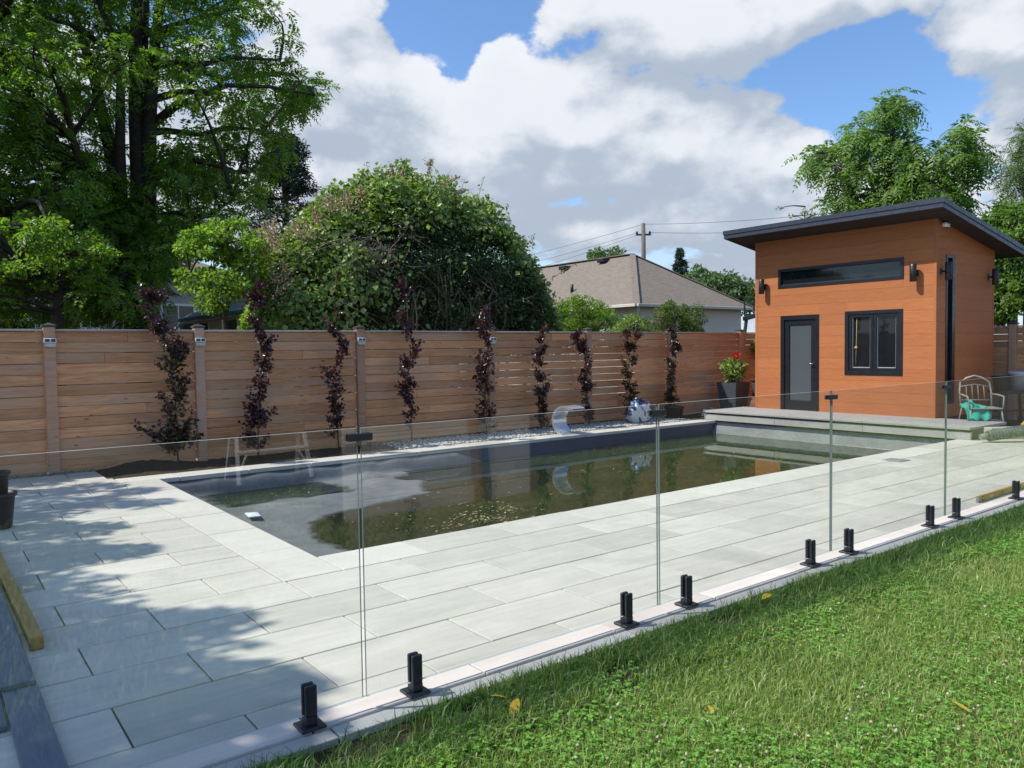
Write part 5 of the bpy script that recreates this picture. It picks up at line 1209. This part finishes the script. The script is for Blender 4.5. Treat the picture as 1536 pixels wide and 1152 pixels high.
# ------------------------------------------------------------------ trees behind the garden room and far off
def toh(x, y, X): return PX(x, y, X)
XT = 24.0; b0 = toh(1335, 330, XT); b0[2] = GZ
limbs = [([b0, toh(1333, 420, XT), toh(1335, 320, XT), toh(1338, 240, XT), toh(1342, 150, XT)], .20, .03), ([toh(1333, 380, XT), toh(1290, 310, XT-.3), toh(1262, 260, XT-.5), toh(1240, 230, XT-.5)], .09, .02), ([toh(1334, 340, XT), toh(1300, 260, XT+.5), toh(1290, 190, XT+.5)], .08, .02),
         ([toh(1334, 360, XT), toh(1390, 300, XT), toh(1430, 250, XT-.4), toh(1450, 205, XT-.4)], .10, .02), ([toh(1334, 330, XT), toh(1380, 280, XT+.6), toh(1412, 230, XT+.6)], .07, .02)]
clumps = []
for (cx, cy, rx_, ry_, m_) in ((1342, 165, 30, 34, 16), (1345, 220, 34, 40, 22), (1345, 275, 52, 34, 30), (1290, 200, 14, 30, 9), (1292, 235, 16, 18, 7), (1225, 235, 16, 16, 8), (1252, 235, 18, 24, 10), (1270, 270, 20, 16, 8), (1270, 305, 32, 16, 14), (1450, 215, 22, 26, 14), (1452, 245, 22, 16, 8), (1415, 235, 12, 18, 6), (1400, 270, 35, 22, 16), (1420, 295, 34, 16, 12), (1330, 310, 60, 16, 18), (1330, 350, 90, 40, 20), (1440, 320, 25, 20, 8)):
    for _ in range(m_): clumps.append((toh(R.gauss(cx, rx_*.40), R.gauss(cy, ry_*.42), XT+R.gauss(0, .6)), R.uniform(.14, .28)))
clump_tree('tree_of_heaven', 'tall tree with drooping feathery leaf sprays behind the garden room roof', 'tree', limbs, clumps, M_HEAVEN, mode='frond', n_per=52, size=.56, pairs=6, flat=.8, lw=.25, asp=.34, droop=.55)
XT2 = 21.5; b0 = toh(1545, 460, XT2); b0[2] = GZ
limbs = [([b0, toh(1545, 420, XT2), toh(1540, 330, XT2), toh(1548, 240, XT2), toh(1560, 160, XT2)], .16, .03), ([toh(1545, 380, XT2), toh(1510, 340, XT2), toh(1490, 320, XT2)], .06, .02)]
clumps = []
for (cx, cy, rx_, ry_, m_) in ((1550, 205, 34, 24, 26), (1545, 255, 44, 26, 36), (1575, 300, 60, 60, 40)):
    for _ in range(m_): clumps.append((toh(R.gauss(cx, rx_*.5), R.gauss(cy, ry_*.5), XT2+R.gauss(0, .6)), R.uniform(.2, .4)))
clump_tree('feathery_tree', 'tall olive green feathery tree at the edge of the garden room roof', 'tree', limbs, clumps, M_FAR, mode='frond', n_per=60, size=.30, pairs=7, flat=.7, lw=.22, asp=.25, droop=.3)
XT3 = 20.2; b0 = toh(1520, 480, XT3); b0[2] = GZ
limbs = [([b0, toh(1520, 460, XT3), toh(1515, 400, XT3), toh(1525, 330, XT3)], .12, .03)]; clumps = []
for (cx, cy, rx_, ry_, m_) in ((1520, 330, 34, 26, 34), (1515, 390, 36, 34, 40), (1505, 450, 40, 34, 40), (1560, 380, 30, 70, 30)):
    for _ in range(m_): clumps.append((toh(R.gauss(cx, rx_*.55), R.gauss(cy, ry_*.55), XT3+R.gauss(0, .45)), R.uniform(.15, .32)))
clump_tree('broadleaf_tree', 'bushy bright green tree behind the fence at the garden room corner', 'tree', limbs, clumps, M_HEAVEN, n_per=420, size=.11, asp=.5, flat=.8)
limbs = [([toh(1200, 400, 30)*np.array([1, 1, 0])+np.array([0, 0, GZ]), toh(1205, 350, 30), toh(1208, 310, 30)], .05, .008)]
clump_tree('sapling', 'thin sapling tips showing above the garden room roof edge', 'tree', limbs, [(toh(1208+R.gauss(0, 16), 322+R.gauss(0, 6), 30), .12) for _ in range(9)], M_FAR, n_per=110, size=.10)
def far_tree(name, lab, pxs, dist, mat, clr, npc, size):
    cx = sum(p[0] for p in pxs)/len(pxs); b0 = far_pt(cx, 500, dist); b0[2] = GZ; tp = far_pt(cx, min(p[1] for p in pxs)+12, dist)
    cl = []
    for (x, y, rx_, ry_, m_) in pxs:
        for _ in range(m_): cl.append((far_pt(R.gauss(x, rx_*.5), R.gauss(y, ry_*.5), dist+R.gauss(0, .8)), clr*R.uniform(.6, 1.3)))
    clump_tree(name, lab, 'tree', [([b0, (b0+tp)/2, tp], .25, .05)], cl, mat, n_per=npc, size=size, asp=.6)
far_tree('distant_tree', 'rounded pale green tree beyond the bungalow roof slope', [(1065, 425, 24, 16, 22), (1095, 432, 28, 14, 22), (1120, 445, 20, 16, 14)], 48, M_FAR, .7, 300, .20)
far_tree('distant_tree', 'pale tree top peeping over the bungalow ridge', [(898, 382, 14, 9, 9), (925, 380, 5, 4, 3)], 40, M_FAR, .4, 200, .16)
b0 = far_pt(1021, 500, 52); b0[2] = GZ; cl = []
for i in range(150): y = 374+66*R.random()**.75; w = .6+(y-374)*.36*R.uniform(.75, 1.1); cl.append((far_pt(1020+R.uniform(-w, w), y, 52+R.gauss(0, .4)), .17))
clump_tree('spruce_tree', 'dark pointed spruce beyond the bungalow roof', 'tree', [([b0, far_pt(1020, 440, 52), far_pt(1020, 376, 52)], .2, .03)], cl, M_CONIFER, n_per=420, size=.13, asp=.3, flat=.45)

# ------------------------------------------------------------------ shade tree beside the patio (out of frame, casts the dappled shade)
TC = np.array([-4.4, 9.6, 0]); cl = []
SX_, SY_ = 0.86*.8, -0.51*.8                      # shadow shift per metre of height
def over(x, y, z): return np.array([x-SX_*z, y-SY_*z, z])
SHADE = [(-.2, 5.6, .9), (.1, 5.0, .7), (.3, 4.6, .55), (.55, 6.3, .45), (.75, 7.2, .5), (.3, 7.4, .9), (0, 8.4, 1.0), (-.2, 6.6, 1.0), (.7, 8.3, .45), (1.2, 8.0, .28), (1.0, 9.2, .45), (1.5, 9.5, .35), (1.9, 9.0, .25), (.3, 9.5, .9), (.9, 10.3, .6), (1.6, 10.5, .4), (2.0, 9.9, .22), (.2, 10.9, .9), (.6, 4.1, .55), (.9, 3.9, .45), (1.15, 4.55, .32), (.95, 4.85, .35), (.2, 3.8, .8), (.75, 3.4, .5), (1.0, 3.2, .35), (1.25, 3.6, .22), (0, 3.1, .7), (.5, 5.5, .55), (.62, 5.1, .45), (-.9, 6.5, 1.2), (-.8, 4.5, 1.1), (-.8, 8.6, 1.2), (.2, 2.6, .45), (1.0, 7.0, .3), (1.3, 6.9, .2), (1.35, 4.75, .2), (.35, 6.0, .6), (.2, 12, .6), (1.2, 11.4, .3)]
for x, y, rc in SHADE: cl.append((over(x, y, R.uniform(5.2, 8.2)), rc))
tp = np.array([TC[0], TC[1], 7.0])
limbs = [([TC+[0, 0, GZ], TC+[.1, 0, 2], TC+[0, .1, 4.2], tp], .22, .06), ([TC+[.05, 0, 3.2], TC+[.4, -1.5, 5.2], TC+[.6, -3.0, 6.2]], .11, .03), ([TC+[0, .05, 3.6], TC+[.8, 1.8, 5.6], TC+[1.0, 3.6, 6.6]], .11, .03)]
clump_tree('shade_tree', 'leafy shade tree standing beside the patio and casting its dappled shade', 'tree', limbs, cl, M_BRIGHT, n_per=620, size=.15, asp=.6, flat=.5)

# ------------------------------------------------------------------ house corner behind the viewer, mirrored in the glass
M_BLOCK = slab_mat('pale_block', (.60, .56, .48), (.74, .70, .62))
t = thing('block_wall', 'pale stone block wall mirrored in the glass fence', 'wall', (3.2, -.60, GZ))
MB().box(0, 2.3, -.5, -.012, 0, 2.4).build('core', M_JOINT, t)
for r_ in range(12):
    x = -.3 if r_ % 2 else 0
    while x < 2.29:
        a, c0 = max(0, x), min(2.3, x+.6)
        if c0-a > .05: MB().cbox(a+.004, c0-.004, -.012, .012, r_*.2+.004, r_*.2+.196, .004).build('block', M_BLOCK, t)
        x += .6
o = MB().bar((4.75, -.52, GZ), (4.55, -.52, 2.0), .14, .05).build('leaning_board', M_TIMBER); tag(o, 'brown timber board leaning on the mirrored block wall', 'board')
t = thing('sawhorse', 'white metal sawhorse mirrored in the glass fence', 'sawhorse', (3.62, -3.7, GZ))
for sx in (-.46, .46):
    for sy in (-.25, .25): MB().bar((sx*.94, sy*.15, .85), (sx*1.04, sy, 0), .05, .03).build('leg', M_WHITE, t)
MB().bar((-.48, 0, .86), (.48, 0, .86), .06, .06).build('top_rail', M_WHITE, t); MB().bar((-.47, .16, .40), (.47, .16, .40), .05, .03).build('cross_rail', M_WHITE, t)
for sx in (-1, 1): MB().bar((sx*.47, .22, .12), (sx*.33, .16, .38), .025, .025).build('brace', M_WHITE, t)

# ------------------------------------------------------------------ lawn: blades, clover, flowers, fallen yellow leaves
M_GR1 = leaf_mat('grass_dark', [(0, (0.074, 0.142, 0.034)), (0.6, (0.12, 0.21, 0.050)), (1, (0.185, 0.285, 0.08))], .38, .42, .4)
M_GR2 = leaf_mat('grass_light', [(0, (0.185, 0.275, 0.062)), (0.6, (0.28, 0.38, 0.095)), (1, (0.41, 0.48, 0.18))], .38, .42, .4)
M_GR3 = leaf_mat('grass_dry', [(0, (0.3080, 0.2660, 0.1260)), (1, (0.5320, 0.4620, 0.2520))], .3, .6, .3)
M_CLOV = leaf_mat('clover_leaf', [(0, (0.1125, 0.2625, 0.0375)), (0.6, (0.1875, 0.3937, 0.0562)), (1, (0.2812, 0.5250, 0.0938))], .35, .45, .35)
M_CFLO = leaf_mat('clover_flower', [(0, (0.38, 0.33, 0.20)), (1, (0.56, 0.53, 0.40))], .2, .8, .2)
def inview(x, y, mrg=.55):
    """lawn in front of the camera plus a margin for a step aside"""
    return (y < 2.965) & (y > 0.345*x-mrg) & (x*.61+y*.79 > 2.25) & (y > .25)
nB = 620000; x = rng.uniform(.4, 12.0, nB); y = rng.uniform(.3, 2.963, nB); k_ = inview(x, y); x, y = x[k_], y[k_]
d = np.hypot(x, y); k_ = rng.random(len(x)) < np.clip((4.6/d)**1.1, .3, 1); x, y = x[k_], y[k_]
xo, yo = rng.uniform(-.6, 16.4, 215000), rng.uniform(-2.6, 2.963, 215000)       # coarser turf round about
k_ = ~inview(xo, yo) & ~((xo > 3.1) & (xo < 5.6) & (yo < -.55) & (yo > -1.15)); xo, yo = xo[k_], yo[k_]; nin = len(x)
x = np.concatenate([x, xo]); y = np.concatenate([y, yo]); wide = np.concatenate([np.ones(nin), np.full(len(xo), 2.6)])
edge = 2.965-y
patch = vnoise(x*2.2, y*2.6, 1)+.5*vnoise(x*6, y*6, 3)
bare = np.zeros(len(x))
for px, py, s in ((930, 1015, .10), (600, 1105, .12), (1085, 938, .11), (1335, 850, .08), (940, 1040, .06), (1180, 900, .06), (520, 1135, .12), (700, 1075, .06), (1270, 880, .05)):
    q = G(px, py, GZ); bare += 1.3*np.exp(-(((x-q[0])*.7)**2+((y-q[1])*1.2)**2)/(s*1.15)**2)
k_ = rng.random(len(x)) > np.clip(bare*1.1, 0, .93); x, y, edge, patch, wide = x[k_], y[k_], edge[k_], patch[k_], wide[k_]
nB = len(x); hfac = np.where(edge < .45, 1.25, .85)+.22*patch+np.where(edge < .05, -.35, 0)
h = np.clip(rng.gamma(9, 1/9., nB)*.062*hfac, .018, .15); lean = rng.normal(0, .55, (nB, 2))*h[:, None]*.8+np.array([.10, -.03])*h[:, None]
w = rng.uniform(.0016, .0034, nB)*wide; a = rng.uniform(0, 6.28, nB); sx_, sy_ = np.cos(a)*w, np.sin(a)*w
B0 = np.stack([x, y, np.full(nB, GZ-.004)], 1); M1 = B0+np.stack([lean[:, 0]*.35, lean[:, 1]*.35, h*.62], 1); TPp = B0+np.stack([lean[:, 0], lean[:, 1], h*np.clip(1-.35*np.hypot(lean[:, 0], lean[:, 1])/h, .35, 1)], 1)
sv = np.stack([sx_, sy_, np.zeros(nB)], 1)
V = np.stack([B0-sv, B0+sv, M1+sv*.8, M1-sv*.8, TPp], 1).reshape(-1, 3); q = np.arange(nB)[:, None]*5
Fc = np.concatenate([q+[0, 1, 2], q+[0, 2, 3], q+[3, 2, 4]])
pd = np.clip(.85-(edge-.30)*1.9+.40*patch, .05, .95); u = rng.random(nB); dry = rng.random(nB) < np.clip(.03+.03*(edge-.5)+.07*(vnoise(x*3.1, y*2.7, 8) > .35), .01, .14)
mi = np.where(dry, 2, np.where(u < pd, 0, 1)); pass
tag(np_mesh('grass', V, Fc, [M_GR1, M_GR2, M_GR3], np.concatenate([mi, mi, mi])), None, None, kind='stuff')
# clover leaves
nC = 60000; x = rng.uniform(.8, 10.5, nC); y = rng.uniform(.3, 2.7, nC); k_ = inview(x, y) & (vnoise(x*2.4, y*2.0, 5)+rng.normal(0, .25, nC) > -.05); x, y = x[k_], y[k_]; nC = len(x)
C0 = np.stack([x, y, GZ+rng.uniform(.025, .062, nC)], 1); a = rng.uniform(0, 6.28, nC); up = rand_dir(nC, 2.6); Ps, Ds, Ns = [], [], []
for j in range(3):
    dj = np.stack([np.cos(a+j*2.094), np.sin(a+j*2.094), np.full(nC, .12)], 1); Ps.append(C0); Ds.append(dj); Ns.append(up)
V, Fc = leaf_geo(np.concatenate(Ps), np.concatenate(Ds), np.concatenate(Ns), np.tile(rng.uniform(.009, .017, nC), 3), .95, .05)
tag(np_mesh('clover', V, Fc, M_CLOV), None, None, kind='stuff')
P = []
while len(P) < 105:
    px, py = R.gauss(1250, 190), R.gauss(1000, 85); q = G(px, py, GZ+.05)
    if q[1] < 2.5 and q[1] > .2 and (vnoise(q[0]*2.4, q[1]*2.0, 5) > -.1) and R.random() < .8: P.append(q+np.array([0, 0, R.uniform(0, .02)]))
P = np.array(P); V, Fc = lumps(P, .007, .0125, 1.0); tag(np_mesh('clover_flowers', V, Fc, M_CFLO), None, None, kind='stuff')
M_YLEAF = leaf_mat('yellow_leaf', [(0, (.62, .38, .02)), (1, (.70, .45, .04))], .25)
for k, (px, py, s, lab) in enumerate(((772, 1060, .075, 'long curled yellow leaf upright in the grass near the kerb'), (747, 1043, .05, 'small yellow leaf in the grass next to a curled leaf'), (1440, 1057, .06, 'yellow leaf lying among the clover flowers'), (1150, 893, .07, 'flat yellow leaf in the grass close to the kerb'), (1066, 1062, .04, 'tiny yellow leaf caught in the light grass'))):
    q = G(px, py, GZ+.075); nL = 9; vs = []
    a_ = R.uniform(0, 3.1) if k else .6; dd = np.array([math.cos(a_), math.sin(a_), .35 if k == 0 else .08]); ss = np.array([-math.sin(a_), math.cos(a_), .25])
    for i in range(nL):
        t_ = i/(nL-1)-.5; wv_ = s*.26*math.cos(t_*math.pi)**.8+.001 if abs(t_) < .5 else .001; c0 = q+dd*s*t_*1.6+np.array([0, 0, -.5*s*t_*t_])
        vs += [c0-ss*wv_, c0+np.array([0, 0, -.12*wv_]), c0+ss*wv_]
    m_ = MB(); m_.add(vs, [(i*3+j, i*3+j+1, i*3+j+4, i*3+j+3) for i in range(nL-1) for j in range(2)], 0, True); o = m_.build('fallen_leaf', M_YLEAF); tag(o, lab, 'leaf', 'fallen yellow leaves on the lawn')
